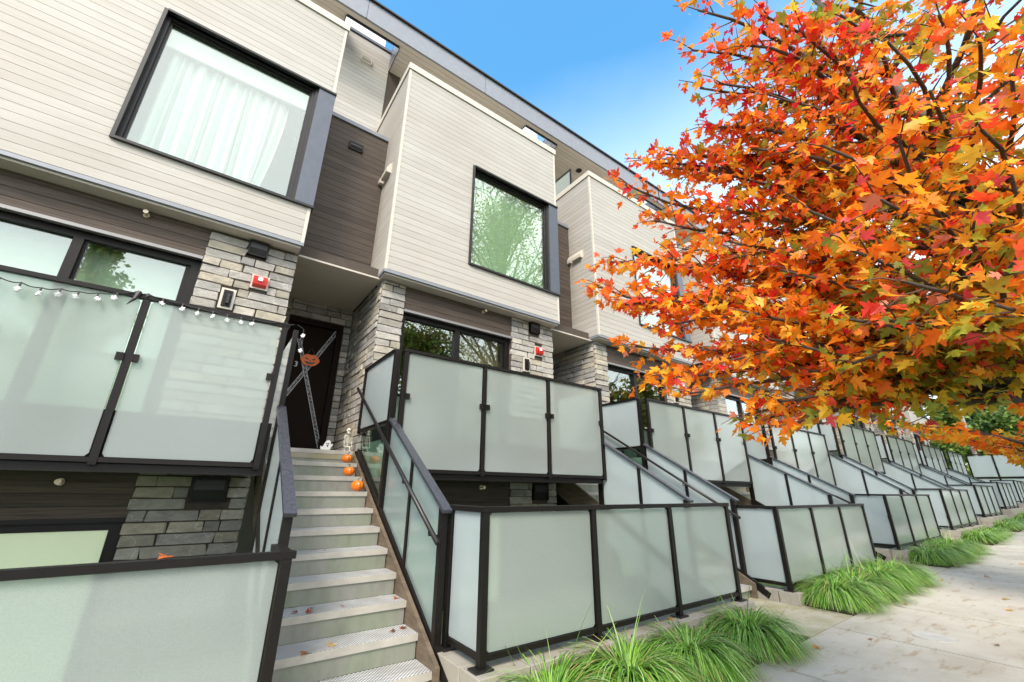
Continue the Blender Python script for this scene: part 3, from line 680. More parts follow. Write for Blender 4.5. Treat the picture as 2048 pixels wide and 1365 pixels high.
def yfence(t, x, y0, y1, z0, z1, glass, base, inner_post=True):
    if inner_post: post(t, x, y1, z0 - (.03 if base else 0), z1 - .04)
    if base and inner_post: piece('base_plate', 'black', x - .06, x + .06, y1 - .075, y1 + .075, z0 - .030, z0 - .018, t)
    piece('top_rail', 'bronze', x - .033, x + .033, y0 + .034, y1 + .04, z1 - .04, z1 - .001, t)
    piece('bottom_rail', 'bronze', x - .022, x + .022, y0 + .028, y1 - .028, z0 + .02, z0 + .06, t)
    piece('glass_panel', glass, x - .006, x + .006, y0 + .04, y1 - .04, z0 + .065, z1 - .045, t)
DECKLAB = ['frosted glass deck fence hung with a string of ghost lights', 'frosted glass deck fence right of the pumpkin stairs', 'frosted glass deck fence below the maple branch tips', 'frosted glass deck fence just left of the stepped up one', 'tall standing frosted glass deck fence where the row steps up', 'frosted deck fence second after the step up', 'narrow looking frosted deck fence next to the last', 'last frosted deck fence before the white end fence']
PATLAB = ['frosted glass patio fence left of the metal stairs', 'large frosted glass patio fence behind the nearest grass clumps', 'frosted glass patio fence beyond the first concrete path', 'frosted glass patio fence beyond the second concrete path', 'frosted patio fence fifth along the sidewalk', 'frosted patio fence sixth along the sidewalk', 'frosted patio fence seventh along the sidewalk', 'farthest frosted patio fence by the white end fence']
for u in range(8):
    X0, dz = UX[u], DZ[u]
    t = thing('deck_fence', (X0 + 1.8, YU, .15 + dz), DECKLAB[u], 'glass fence', 'frosted glass fences round the decks')
    xs = [X0 + .06 + 1.185 * k for k in range(4)]
    if u == 0: xs = [X0 + .06, X0 + 1.20, X0 + 2.36, X0 + 3.53]
    xfence(t, xs, YU, .16 + dz, 1.69 + dz, 'frost', True, False)
    post(t, X0 - .02, YU + .13, -.2 + dz, 1.70 + dz, .06)
    if u: yfence(t, X0 - .02, YU + .14, 6.25, .74 + dz, 1.72 + dz, 'frost_lit_side', False)
    if u: piece('lower_panel', 'clear', X0 - .026, X0 - .014, YU + .20, 6.22, .32 + dz, .76 + dz, t) if False else None
    t = thing('patio_fence', (X0 + 1.8, YF, FT[u] - 1.06), PATLAB[u], 'glass fence', 'frosted glass fences round the sunken patios')
    z1 = FT[u]; z0 = z1 - 1.03
    xs = [X0 + .08 + 1.18 * k for k in range(4)]
    if u == 0: xs = [X0 + .08, X0 + 1.20, X0 + 2.40, X0 + 3.60]
    xfence(t, xs, YF, z0, z1, 'frost', False, True)
    yfence(t, xs[0], YF, YF + (.52 if u == 1 else .75), z0, z1, 'frost_lit_side', True)
    if u == 0:
        piece('top_rail', 'bronze', xs[-1] - .033, xs[-1] + .033, YF + .034, YF + .42, z1 - .04, z1 - .001, t)
        post(t, xs[-1], YF + .40, z0, z1 - .04)
    # curb of stacked blocks under the fence
    t = thing('planter_curb', (X0 + 1.8, YF, ground(X0)), 'stacked concrete block curb under the %s patio fence' % ORD[u], 'curb', 'block curbs under the patio fences')
    top = z0 - .031; zg = ground(X0 + 1.8) - .12; rows = max(2, math.ceil((top - zg) / .15)); off = 0
    for r_ in range(rows):
        zt_ = top - r_ * .15; x = X0 - .02; rr = random.Random(u * 9 + r_); first = True
        while x < X0 + 3.70:
            e = min(x + rr.uniform(.38, .52) * (.6 if first and r_ % 2 else 1), X0 + 3.72); first = False
            if X0 + 3.72 - e < .15: e = X0 + 3.72
            piece('block', 'block', x + .004, e - .004, YF - .13 + r_ * .004, YF + .12, zt_ - .146, zt_, t, 0); x = e
        y = YF + .124
        while y < YF + .95:
            e = y + rr.uniform(.35, .48); piece('block', 'block', X0 - .02 + r_ * .004, X0 + .20, y + .004, e - .004, zt_ - .146, zt_, t, 0); y = e
    q = MB(); q.box(X0 - .01, X0 + 3.7, YF + .13, YF + .3, -2.5, top - .05); q.build('retaining_wall', 'block', t)
    slanted('patio_floor', 'trim', X0 - 1.2, X0 + 3.7, YF + .3, YP, -1.0 + dz, .1, None, 'structure')['label'] = 'sunken patio floor behind the %s patio fence' % ORD[u]
    slanted('planter_bed', 'soil', X0 + .10, X0 + 3.66, YE + .0, YF - .125, .015, .12, None, 'structure', .05)['label'] = 'dark soil bed along the %s patio fence' % ORD[u]
    slanted('front_path', 'path', X0 - 1.16, X0 + .09, YE + .002, 3.45, .002, .12, None, 'structure', .012)['label'] = 'concrete path from the sidewalk to the %s stairs' % ORD[u]

# ------------------------------------------------------------------ stairs
STLAB = [None, 'metal stairs with three pumpkins climbing to the taped door', 'metal stairs behind the large frosted patio fence', 'metal stairs to the fourth house', 'metal stairs up to the raised fifth house', 'metal stairs to the sixth house', 'metal stairs to the seventh house', 'farthest metal stairs of the row']
for u in range(1, 8):
    X0, dz = UX[u], DZ[u]; a, c = X0 - 1.17, X0 - .06
    n = 11
    L = .494 + dz; gz = ground(X0 - .6); rise = (L - gz) / n if u > 1 else .1783; run = .288; y_top = 6.27
    n = 11
    t = thing('staircase', ((a + c) / 2, 4.6, gz), STLAB[u], 'stairs', 'metal stairs up to the front doors')
    for k in range(1, n):
        z = L - rise * k; y = y_top - run * k
        piece('tread', 'tread', a + .01, c - .01, y + .004, y + run + .01, z - .02, z, t)
        piece('nosing', 'galv', a + .01, c - .01, y, y + .004, z - .052, z + .001, t)
        piece('riser', 'riser', a + .02, c - .02, y + run + .012, y + run + .02, z + .001, z + rise - .021, t)
    piece('riser', 'riser', a + .02, c - .02, y_top - run * (n - 1) + .03, y_top - run * (n - 1) + .04, gz, L - rise * (n - 1) - .021, t)
    q = MB(); q.box(a - .02, c + .02, y_top + .004, YT + .12, L - .12, L); q.build('landing', 'path', t)
    q = MB(); q.box(a + .01, c - .01, y_top, y_top + .0035, L - .052, L + .001); q.build('nosing', 'galv', t)
    for xx in (a - .03, c - .008):
        q = MB(); sl = rise / run; yb = y_top - run * (n - 1) - .05
        q.prism([(y_top + .1, L + .02), (yb, L - sl * (y_top - yb) + .06), (yb, gz - .05), (yb + .35, gz - .05), (y_top + .1, L - .42)], 'x', xx, xx + .035); q.build('stringer', 'stringer', t)
    # rails
    sl = rise / run
    def rail(xr, side, lab):
        r = thing('stair_railing', (xr, 4.4, gz), lab, 'railing', 'glass railings on the stairs')
        yA, yB = 3.50, 5.00
        zc = lambda y: L + sl * (y - y_top) + 1.10      # top of cap
        zb_ = lambda y: L + sl * (y - y_top) + .03      # bottom channel
        q = MB(); q.bar((xr, yA - .08, zc(yA - .08) - .012), (xr, yB + .02, zc(yB + .02) - .012), .085, .03); q.build('cap_rail', 'slate_cap', r)
        drop = 0 if side > 0 else .55
        q = MB(); q.bar((xr, yA - .32, zb_(yA - .32)), (xr, 6.22 if side > 0 else yB, zb_(6.22 if side > 0 else yB)), .05, .085); q.build('bottom_channel', 'bronze', r)
        for y in (yA, 4.24, yB):
            w_ = .06 if y == yA else .042
            q = MB(); zlo = zb_(y) - (.10 if y == yA else -.03) - (drop if y != yA else 0); q.box(xr - w_ / 2, xr + w_ / 2, y - w_ / 2, y + w_ / 2, zlo, zc(y) - .035); q.build('post', 'bronze', r)
        for y0, y1 in ((yA + .035, 4.21), (4.27, yB - .03)):
            q = MB(); i = 0
            q.prism([(y0, zb_(y0) + .05 - drop), (y1, zb_(y1) + .05 - drop), (y1, zc(y1) - .03), (y0, zc(y0) - .03)], 'x', xr - .006, xr + .006); q.build('glass_panel', 'frost_lit_side' if side < 0 or u > 1 else 'rail_glass', r)
        if side > 0:
            q = MB(); q.prism([(yB + .05, zb_(yB + .05) + .05), (6.18, zb_(6.18) + .05), (6.18, .76 + dz), (yB + .05, .76 + dz)], 'x', xr - .006, xr + .006); q.build('glass_panel', 'clear', r)
            hx = xr - .10; q = MB(); h = lambda y: L + sl * (y - y_top) + .88
            q.tube([(hx, y, h(y)) for y in (3.38, 4.4, 6.34)], .021, 12); q.smooth = True; ho = q.build('handrail', 'black', r)
            q = MB()
            for y in (3.55, 4.24, 5.0): q.tube([(hx, y, h(y) - .015), (hx, y, h(y) - .06), (xr - .02, y, h(y) - .07)], .009, 6)
            q.build('handrail_bracket', 'bronze', r)
        else:
            q = MB(); q.box(xr - .025, xr + .025, yB + .02, yB + .07, -.7 + dz, 1.69 + dz); q.build('post', 'bronze', r)
            q = MB(); q.prism([(yB + .08, .2 + dz), (6.0, .55 + dz), (6.0, 1.66 + dz), (yB + .08, 1.66 + dz)], 'x', xr - .006, xr + .006); q.build('glass_panel', 'frost_lit_side', r)
    if 'slate_cap' not in M:
        M['slate_cap'] = plain('wet_cap', (.060, .062, .075), 0.22, 0.2, 0.6, 0.35, 55, 0.25)
        M['rail_glass'] = frosted('etched_rail_glass', (.66, .80, .79), 0.5)
    rail(X0, 1, 'glass railing with round handrail, right side of %s' % ('the pumpkin stairs' if u == 1 else 'the %s house stairs' % ORD[u]))
    rail(X0 - 1.22, -1, 'glass railing with broad wet cap, left side of %s' % ('the pumpkin stairs' if u == 1 else 'the %s house stairs' % ORD[u]))

# ------------------------------------------------------------------ end fence across the far end
ef = thing('end_fence', (37.3, 3, .9), 'white frosted glass fence closing the far end of the row', 'glass fence')
ys = [4.9, 3.85, 2.8, 1.75, .7]
for y in ys: post(ef, 37.3, y, -1.0, 2.2, .07)
for k in range(4):
    piece('glass_panel', 'frost_lit_side', 37.294, 37.306, ys[k + 1] + .04, ys[k] - .04, .98, 2.14, ef); piece('glass_panel', 'frost_lit_side', 37.294, 37.306, ys[k + 1] + .04, ys[k] - .04, -.9, .86, ef)
    piece('top_rail', 'bronze', 37.26, 37.34, ys[k + 1], ys[k], 2.2, 2.25, ef); piece('bottom_rail', 'bronze', 37.27, 37.33, ys[k + 1] + .036, ys[k] - .036, .87, .96, ef)

# ------------------------------------------------------------------ Halloween decorations
def pumpkin(x, y, z, r, lab, rot):
    t = thing('pumpkin', (x, y, z), lab, 'pumpkin', 'pumpkins on the stairs')
    q = MB(); q.ball((x, y, z + r * .86), r, 40, 18, (1, 1, .88), 10, .11); q.build('body', 'pumpkin', t)
    q = MB(); q.tube([(x, y, z + r * 1.5), (x + .004, y, z + r * 1.85), (x + .02 * rot, y - .01, z + r * 2.15)], [.012, .007, .008], 7); q.build('stem', 'stem', t)
pumpkin(1.61, 6.06, .317, .069, 'topmost small pumpkin beside the toy skeleton', 1)
pumpkin(1.575, 5.76, .139, .072, 'middle pumpkin of the three on the stairs', -1)
pumpkin(1.62, 5.47, -.040, .078, 'lowest and largest pumpkin on the stairs', 1.4)
# hanging jack-o-lantern sign
sg = thing('pumpkin_sign', (1.205, YT + .07, 2.06), 'flat orange grinning pumpkin sign hanging on the dark door', 'sign')
q = MB(); pl = []
for k in range(48):
    a = 2 * math.pi * k / 48; r_ = 1 + .035 * math.cos(6 * a) + (-.07 if abs(a - math.pi / 2) < .2 else 0)
    pl.append((1.205 + .152 * r_ * math.cos(a), 2.13 + .105 * r_ * math.sin(a)))
q.prism(pl, 'y', YT + .075, YT + .055); q.build('board', 'sign', sg)
q = MB(); yf = YT + .055
def face(poly): q.prism([(1.205 + x, 2.13 + z) for x, z in poly], 'y', yf - .001, yf - .005)
face([(-.085, .045), (-.02, .008), (-.05, -.002), (-.078, .012)]); face([(.085, .045), (.078, .012), (.05, -.002), (.02, .008)]); face([(0, -.002), (.013, -.022), (-.013, -.022)])
face([(-.095, -.022), (-.06, -.040), (-.045, -.030), (-.02, -.046), (0, -.036), (.02, -.046), (.045, -.030), (.06, -.040), (.095, -.022), (.06, -.066), (.02, -.076), (-.02, -.076), (-.06, -.066)])
q.build('face', 'black', sg)
q = MB(); q.tube([(1.14, YT + .065, 2.23), (1.205, YT + .085, 2.36), (1.27, YT + .065, 2.23)], .004, 5); q.build('hanger', 'stem', sg)
# striped warning tape crossed over the door
def tape(p0, p1, off, lab):
    t = thing('warning_tape', p0, lab, 'tape', 'warning tape crossed over the door')
    p0, p1 = Vector(p0), Vector(p1); d = (p1 - p0).normalized(); s = Vector((0, 1, 0)).cross(d).normalized(); n_ = int((p1 - p0).length / .012)
    q = MB(); y = YT + .085 - off
    i = 0; a, c = p0 - s * .033, p0 + s * .033; e, f = p1 + s * .033, p1 - s * .033
    q.v = [(v.x, y, v.z) for v in (a, c, e, f)] + [(v.x, y - .0015, v.z) for v in (a, c, e, f)]
    q.f = [(0, 1, 2, 3), (7, 6, 5, 4), (0, 4, 5, 1), (1, 5, 6, 2), (2, 6, 7, 3), (3, 7, 4, 0)]; q.build('band', 'black', t)
    q = MB(); q2 = MB(); rr = random.Random(int(off * 1e4) + 5)
    for k in range(n_ // 2):
        for sg_ in (-1, 1):
            c0 = p0 + d * (.012 + k * .024) + s * (sg_ * .026); pts = [c0 - s * .006 - d * .006, c0 + s * .006 - d * .006, c0 + s * .006 + d * .006, c0 - s * .006 + d * .006]
            j_ = len(q.v); q.v += [(v.x, y - .003, v.z) for v in pts]; q.f.append((j_, j_ + 1, j_ + 2, j_ + 3))
        if k % 6 not in (0,):
            tgt = q if k % 9 else q2
            for _ in range(2):
                c0 = p0 + d * (.012 + k * .024 + rr.uniform(-.006, .006)) + s * rr.uniform(-.013, .013); h_ = rr.uniform(.003, .006); pts = [c0 - s * h_ - d * .003, c0 + s * h_ - d * .003, c0 + s * h_ + d * .003, c0 - s * h_ + d * .003]
                j_ = len(tgt.v); tgt.v += [(v.x, y - .003, v.z) for v in pts]; tgt.f.append((j_, j_ + 1, j_ + 2, j_ + 3))
    q.build('print', 'white_plastic', t)
    if q2.v: q2.build('red_print', 'red', t)
tape((1.60, YT + .08, 2.80), (.92, YT + .08, 1.45), 0, 'dotted warning tape running from top right to lower left of the door')
tape((.965, YT + .08, 2.50), (1.60, YT + .08, .62), .006, 'dotted warning tape running from upper left to the door foot')
# door number
cu_ = bpy.data.curves.new('door_number', 'FONT'); cu_.body = '3'; cu_.size = .135; cu_.extrude = .004
tmp = bpy.data.objects.new('tmp_text', cu_); col.objects.link(tmp); bpy.context.view_layer.update()
me = bpy.data.meshes.new_from_object(tmp.evaluated_get(bpy.context.evaluated_depsgraph_get())); bpy.data.objects.remove(tmp)
me.materials.append(M['white_plastic'])
dn = bpy.data.objects.new('door_number', me); dn.rotation_euler = (rad(90), 0, 0)
d0 = [o for o in HOUSES[0].children if o.name.startswith('door')and o.type == 'MESH' and o.name.split('.')[0] == 'door'][0]
reg(dn, 'door_number', d0, (.965, YT + .095, 1.985))
# ghost cut-out at the door foot
gh = thing('ghost_cutout', (1.40, 6.42, .494), 'little white ghost cut-out leaning by the door', 'ghost decoration')
q = MB(); pl = [(.62 * x_, .75 * z_) for x_, z_ in [(-.11, .0), (-.07, .01), (-.04, -.0), (0, .008), (.04, 0), (.08, .02), (.10, .07), (.135, .11), (.12, .12), (.09, .10), (.085, .14), (.05, .19), (.0, .185), (-.045, .14), (-.07, .08), (-.10, .06), (-.12, .08), (-.135, .06)]]
q.prism([(1.40 + x, .496 + z) for x, z in pl], 'y', 6.43, 6.415); q.build('body', 'white_plastic', gh)
q = MB()
for (x, z, r_) in ((-.003, .094, .008), (.022, .094, .008), (.010, .064, .011)): q.prism([(1.40 + x + r_ * math.cos(a * math.pi / 6), .496 + z + 1.3 * r_ * math.sin(a * math.pi / 6)) for a in range(12)], 'y', 6.4145, 6.411)
q.build('face', 'black', gh)
# toy skeleton
sk = thing('toy_skeleton', (1.665, 6.36, .494), 'small white toy skeleton sitting at the top of the stairs', 'skeleton decoration')
bx, by, bz = 1.665, 6.36, .494
q = MB(); q.ball((bx - .005, by - .01, bz + .29), .036, 14, 10, (.95, 1.1, 1.0)); q.box(bx - .026, bx + .012, by - .048, by - .012, bz + .242, bz + .262); q.build('skull', 'bone', sk)
q = MB(); q.ball((bx - .018, by - .046, bz + .292), .009, 8, 6); q.ball((bx + .012, by - .046, bz + .292), .009, 8, 6); q.ball((bx - .004, by - .05, bz + .272), .005, 6, 5); q.build('eye_socket', 'black', sk)
q = MB(); q.tube([(bx, by, bz + .06), (bx, by + .004, bz + .16), (bx, by, bz + .25)], .008, 7)
for k in range(6):
    z = bz + .125 + k * .018; r_ = .030 + .008 * math.sin(k / 5 * 3.0)
    q.tube([(bx + r_ * math.sin(a), by - .012 - .024 * math.cos(a) + .012, z - .004 * math.cos(a)) for a in [i * 2 * math.pi / 12 for i in range(13)]], .0035, 5, False)
q.tube([(bx - .045, by, bz + .225), (bx + .045, by, bz + .225)], .006, 6); q.build('ribcage', 'bone', sk)
q = MB(); q.tube([(bx - .032, by, bz + .075), (bx, by + .01, bz + .06), (bx + .032, by, bz + .075)], [.01, .014, .01], 7); q.build('pelvis', 'bone', sk)
for s in (-1, 1):
    q = MB(); q.tube([(bx + s * .046, by, bz + .225), (bx + s * .055, by - .01, bz + .15)], .006, 6); q.tube([(bx + s * .055, by - .01, bz + .15), (bx + s * .05, by - .03, bz + .075)], .005, 6); q.ball((bx + s * .05, by - .033, bz + .066), .010, 8, 6); q.build('arm', 'bone', sk)
    q = MB(); q.tube([(bx + s * .026, by, bz + .07), (bx + s * .034, by - .02, bz + .04)], .008, 6); q.tube([(bx + s * .034, by - .02, bz + .04), (bx + s * .036, by - .015, bz + .012)], .007, 6); q.box(bx + s * .036 - .010, bx + s * .036 + .010, by - .05, by - .005, bz, bz + .014); q.build('leg', 'bone', sk)
# string of ghost lights on the nearest deck fence
sl_ = thing('string_lights', (-.9, YU - .04, 1.6), 'string of white ghost shaped lights draped on the deck fence rail', 'string lights')
cord = []; bulbs = []
ptsx = [(-1.95, 1.60), (-1.72, 1.585), (-1.62, 1.575), (-1.50, 1.57), (-1.38, 1.56), (-1.27, 1.585), (-1.16, 1.59), (-1.04, 1.61), (-.92, 1.65), (-.80, 1.70), (-.72, 1.70), (-.6, 1.685), (-.45, 1.67), (-.32, 1.66), (-.2, 1.655), (-.08, 1.65), (.04, 1.655), (.15, 1.66), (.40, 1.68), (.56, 1.70)]
for k in range(len(ptsx) - 1):
    for s in range(5):
        f_ = s / 5; a, c = ptsx[k], ptsx[k + 1]; cord.append((a[0] + (c[0] - a[0]) * f_, YU - .042 - .006 * math.sin(k + f_ * 3), a[1] + (c[1] - a[1]) * f_ - .012 * math.sin(f_ * math.pi)))
q = MB(); q.tube(cord, .0045, 6); q.tube([(.56, YU - .04, 1.70), (.63, YU - .045, 1.66), (.64, YU - .04, 1.52), (.645, YU - .04, 1.44)], .0045, 6)
for (x, z) in ptsx[1:18]: q.tube([(x, YU - .044, z), (x - .004, YU - .046, z - .035)], .0075, 6)
q.tube([(-.78, YU - .05, 1.70), (-.80, YU - .055, 1.62), (-.84, YU - .05, 1.555)], [.02, .016, .003], 6); q.build('cord', 'black', sl_)
gb = MB(); gb.ball((0, 0, -.02), .017, 10, 7, (1, .7, 1.1)); gb.prism([(-.017, -.03), (-.022, -.062), (-.010, -.052), (0, -.068), (.010, -.052), (.022, -.06), (.017, -.03)], 'y', .010, -.010); gb.prism([(.014, -.026), (.034, -.016), (.030, -.032), (.016, -.036)], 'y', .006, -.006); gb.prism([(-.014, -.026), (-.016, -.036), (-.032, -.04), (-.030, -.022)], 'y', .006, -.006); gb.smooth = False
gm = gb.mesh('bulb', 'white_plastic')
for k, (x, z) in enumerate(ptsx[1:18] + [(.63, 1.64), (.645, 1.47)]):
    if k in (8, 9): continue
    o = bpy.data.objects.new('bulb', gm); o.scale = (.74, .74, .74); o.rotation_euler = (R.uniform(-.3, .3), R.uniform(-.5, .5), R.uniform(-.8, .8)); reg(o, 'bulb', sl_, (x - .004, YU - .048, z - .033))

# ------------------------------------------------------------------ maple leaves
HALF = [(0, 0), (.14, -.04), (.37, .01), (.25, .14), (.44, .22), (.62, .46), (.39, .45), (.17, .41), (.28, .63), (.12, .73), (0, 1.0)]
def leaf_outline(): return HALF + [(-x, y) for x, y in HALF[-2:0:-1]]
OUT = leaf_outline()
def add_leaf(q, p, axis, nrm, s, colr, curl):
    axis = axis.normalized(); side = nrm.cross(axis); side = side.normalized() if side.length > 1e-4 else axis.orthogonal().normalized(); nn = axis.cross(side)
    i = len(q.v)
    def P(x, y):
        z = curl * (abs(x) * .55 - .3 * (y - .35) ** 2)
        return tuple(p + (side * x + axis * y + nn * z) * s)
    q.v.append(P(0, .30)); q.v += [P(x, y) for x, y in OUT]; k = len(OUT)
    for j_ in range(k):
        q.f.append((i, i + 1 + j_, i + 1 + (j_ + 1) % k)); q.cols.append(colr)
PAL = {'red': [(.80, .05, .03), (.88, .09, .03), (.72, .03, .05)], 'orange': [(.95, .27, .02), (.96, .35, .025), (.95, .20, .02), (.95, .42, .035)], 'gold': [(.95, .54, .04), (.92, .62, .06)], 'green': [(.42, .43, .05), (.30, .37, .05), (.55, .46, .05)], 'coral': [(.93, .13, .045), (.94, .19, .07)], 'pink': [(.80, .10, .12), (.78, .28, .18)]}
def limb_pts(a, t_, sag, rr, n_=7):
    a, t_ = Vector(a), Vector(t_); out = []; L_ = (t_ - a).length; o1 = Vector((rr.uniform(-1, 1), rr.uniform(-1, 1), rr.uniform(-.5, .5))) * L_ * .05
    for k in range(n_ + 1):
        f_ = k / n_; out.append(a.lerp(t_, f_) + Vector((0, 0, sag * L_ * math.sin(f_ * math.pi))) + o1 * math.sin(f_ * math.pi * 2))
    return out
def maple(name, base, leader, targets, seed, lab, group, leafsize, tone, per=1.0, singles=0, dens=1.0):
    rr = random.Random(seed); t = thing(name, base, lab, 'tree', group)
    q = MB(); q.tube(leader[0], leader[1], 12); q.smooth = True; q.build('trunk', 'bark', t)
    leaves = []; lead = [Vector(p) for p in leader[0]]
    brm = MB(); twm = MB(); brm.smooth = True
    top = lead[-1].z; low = lead[1].z
    for T in targets:
        T = Vector(T); best = None
        hz = math.hypot(T.x - lead[1].x, T.y - lead[1].y); za = max(low - .1, min(top - .15, T.z - .38 * hz))
        for k in range(len(lead) - 1):
            if lead[k].z <= za <= lead[k + 1].z: f_ = (za - lead[k].z) / (lead[k + 1].z - lead[k].z); best = lead[k].lerp(lead[k + 1], f_)
        if best is None: best = lead[1] if za < low else lead[-1]
        pts = limb_pts(best, T, rr.uniform(.02, .09), rr); Lb = (T - best).length
        brm.tube(pts, [max(.004, .006 + .012 * Lb * (1 - k / 7) ** 1.1) for k in range(8)], 7)
        nt_ = max(5, int(Lb * 9 * dens * (1.45 if T.y - base[1] > .75 and singles else 1)))
        for k in range(nt_):
            f_ = .22 + .78 * (k + rr.random()) / nt_; x = f_ * 7; i0 = min(6, int(x)); p = pts[i0].lerp(pts[i0 + 1], x - i0); d = (pts[i0 + 1] - pts[i0]).normalized()
            sdv = d.cross(Vector((0, 0, 1))); sdv = sdv.normalized() if sdv.length > .01 else Vector((1, 0, 0)); sgn = 1 if k % 2 else -1
            td = (d * rr.uniform(.5, 1.1) + sdv * sgn * rr.uniform(.4, 1.0) + Vector((0, 0, rr.uniform(-.35, .55)))).normalized(); tl = (.16 + .34 * (1 - f_)) * rr.uniform(.7, 1.25)
            if f_ > .93: td = (d + Vector((rr.uniform(-.4, .4), rr.uniform(-.4, .4), rr.uniform(-.1, .4)))).normalized(); tl = .2
            e = p + td * tl + Vector((0, 0, -.03)); mid = p.lerp(e, .5) + Vector((0, 0, .02)); twm.tube([p, mid, e], [.0042, .003, .0018], 4, False)
            nl = max(2, int(tl / .045 * per))
            for j_ in range(nl):
                g = (j_ + .6) / nl; lp = p.lerp(e, g) + Vector((rr.uniform(-1, 1), rr.uniform(-1, 1), rr.uniform(-1, 1))) * .035
                ax = (td * .5 + sdv * rr.uniform(-1, 1) + d * rr.uniform(-.6, .8) + Vector((0, 0, rr.uniform(-1.0, .15)))).normalized()
                nr = Vector((rr.uniform(-.9, .9), rr.uniform(-.9, .9), rr.uniform(.1, 1.1))).normalized()
                leaves.append((lp, ax, nr, leafsize * rr.choice((.65, .8, .9, 1, 1, 1.15, 1.3, 1.6)), tone(lp, rr), rr.uniform(-.4, .7)))
    brm.build('branch', 'bark_dark', t, None, 'stuff'); twm.build('twig', 'twig', t, None, 'stuff')
    leaves.sort(key=lambda L: -L[3] / max(.3, (L[0].x * .549 + L[0].y * .764 + L[0].z * .338)) * (1 if abs(L[0].dot(RX)) < 1.25 * L[0].dot(FW) and abs(L[0].dot(DN)) < .84 * L[0].dot(FW) else 0))
    for L in leaves[:singles]:
        q = MB(); add_leaf(q, L[0], *L[1:]); q.build('leaf', 'leaf', t)
    q = MB()
    for L in leaves[singles:]: add_leaf(q, L[0], *L[1:])
    q.build('leaf', 'leaf', t, None, 'stuff')
    return t, len(leaves)
def near_tone(p, rr):
    # outer, upper leaves redder; lower leaves near the stem still green
    rx = math.hypot(p.x - 3.4, p.y - .05); g = max(0, .95 - rx / 1.75) + max(0, .75 - p.z) * .30
    h = rr.random()
    clump = math.sin(p.x * 5.1 + p.z * 3.3) * math.sin(p.y * 4.3 - p.z * 2.7)
    up = max(0, min(1, (p.z - .75) / 1.9)) * max(0, min(1, .45 + p.y * .55 + (2.6 - p.x) * .25))      # high, building-side leaves have turned red
    if h < g * .60 + (.30 if p.z < 1.0 and p.y < .55 else 0): return rr.choice(PAL['green'] + [PAL['gold'][1]])
    if h < .42 + .12 * clump - .30 * up: return rr.choice(PAL['gold'] + PAL['orange'][3:] + PAL['orange'][1:2])
    if h > .90 - .14 * clump - .26 * up: return rr.choice(PAL['red'] + PAL['coral'] * 2)
    if h > .86 - .1 * up: return rr.choice(PAL['pink'])
    return rr.choice(PAL['orange'] + (PAL['coral'] if rr.random() < up else []))
TG = [(1.93,0.74,2.82),(1.99,0.84,2.63),(2.08,0.88,2.41),(2.18,0.89,2.16),(2.31,0.90,1.86),(2.09,1.34,2.17),(2.18,1.22,2.15),(2.01,1.46,2.02),(2.17,1.37,1.74),(2.25,1.34,1.46),(2.01,1.77,1.35),(2.08,1.70,1.54),(2.10,1.62,1.18),(2.17,1.46,1.25),(2.20,1.65,0.91),(2.24,1.55,0.67),(2.28,1.35,0.51),(2.35,1.28,0.82),(2.34,1.07,0.35),(2.30,0.89,0.39),(2.42,0.77,0.54),(2.20,0.71,0.66),(2.23,0.96,0.94),(2.24,0.73,1.09),(2.23,0.97,1.39),(2.27,1.00,1.68),(2.22,0.73,1.88),(2.17,0.50,2.01),(2.08,0.61,2.49),(2.17,0.50,2.70),(2.21,0.36,2.43),(2.33,0.20,2.46),(2.09,0.22,1.85),(2.06,0.39,1.54),(2.01,0.49,1.21),(1.96,0.38,0.93),(1.98,0.27,1.14),(2.08,0.15,1.38),(2.21,0.08,2.02),(2.25,0.02,1.66),(2.39,-0.10,2.13),(2.34,-0.17,1.87),(2.30,-0.19,1.58),(2.22,-0.06,1.35),(2.04,0.13,1.05),(2.18,0.04,1.01),(2.21,-0.08,1.16),(1.95,0.27,0.74),(1.87,0.16,0.70),(2.04,0.46,0.67),(2.00,0.35,0.52),(2.20,0.53,0.43),(2.13,0.08,0.62),(2.07,-0.00,0.74),(2.29,1.13,1.15),(2.24,1.36,0.99),(2.28,1.05,0.69)]
TG = [(x, y, z + ((.10 if y < .6 else .04) if z < .62 else 0)) for x, y, z in TG]
rr = random.Random(4)
TG += [(x + rr.uniform(-.05, .35), y + rr.uniform(-.22, .05), z + rr.uniform(-.12, .14)) for x, y, z in TG if y > .85 and rr.random() < .55]
TG = [p for k, p in enumerate(TG) if not (p[0] < 2.35 and p[1] < .45 and p[2] < .95 and k % 3 == 0)]
for k in range(28):     # the far and street sides of the crown
    a = rr.uniform(-math.pi * .98, math.pi * .42); ph = rr.uniform(0, 1); r_ = rr.uniform(.9, 1.75) * (1 - .45 * ph); TG.append((3.4 + r_ * math.cos(a), .05 + r_ * math.sin(a), 1.0 + 3.1 * ph))
lead = ([(3.42, .05, ground(3.4) - .05), (3.41, .05, .58), (3.40, .055, 1.0), (3.36, .06, 1.6), (3.24, .10, 2.2), (3.12, .22, 2.9), (3.02, .36, 3.5), (2.98, .42, 4.1)], [.075, .062, .052, .045, .034, .024, .014, .006])
mt_, nl_ = maple('maple_tree', (3.42, .05, ground(3.4)), lead, TG, 21, 'large maple with red, orange and gold leaves overhanging the sidewalk', 'street maples', .049, near_tone, 2.0, 300, 1.0)
print('near maple leaves', nl_)
def far_tone(p, rr):
    h = rr.random()
    return rr.choice(PAL['orange']) if h < .55 else rr.choice(PAL['gold']) if h < .8 else rr.choice(PAL['green']) if h < .93 else rr.choice(PAL['red'])
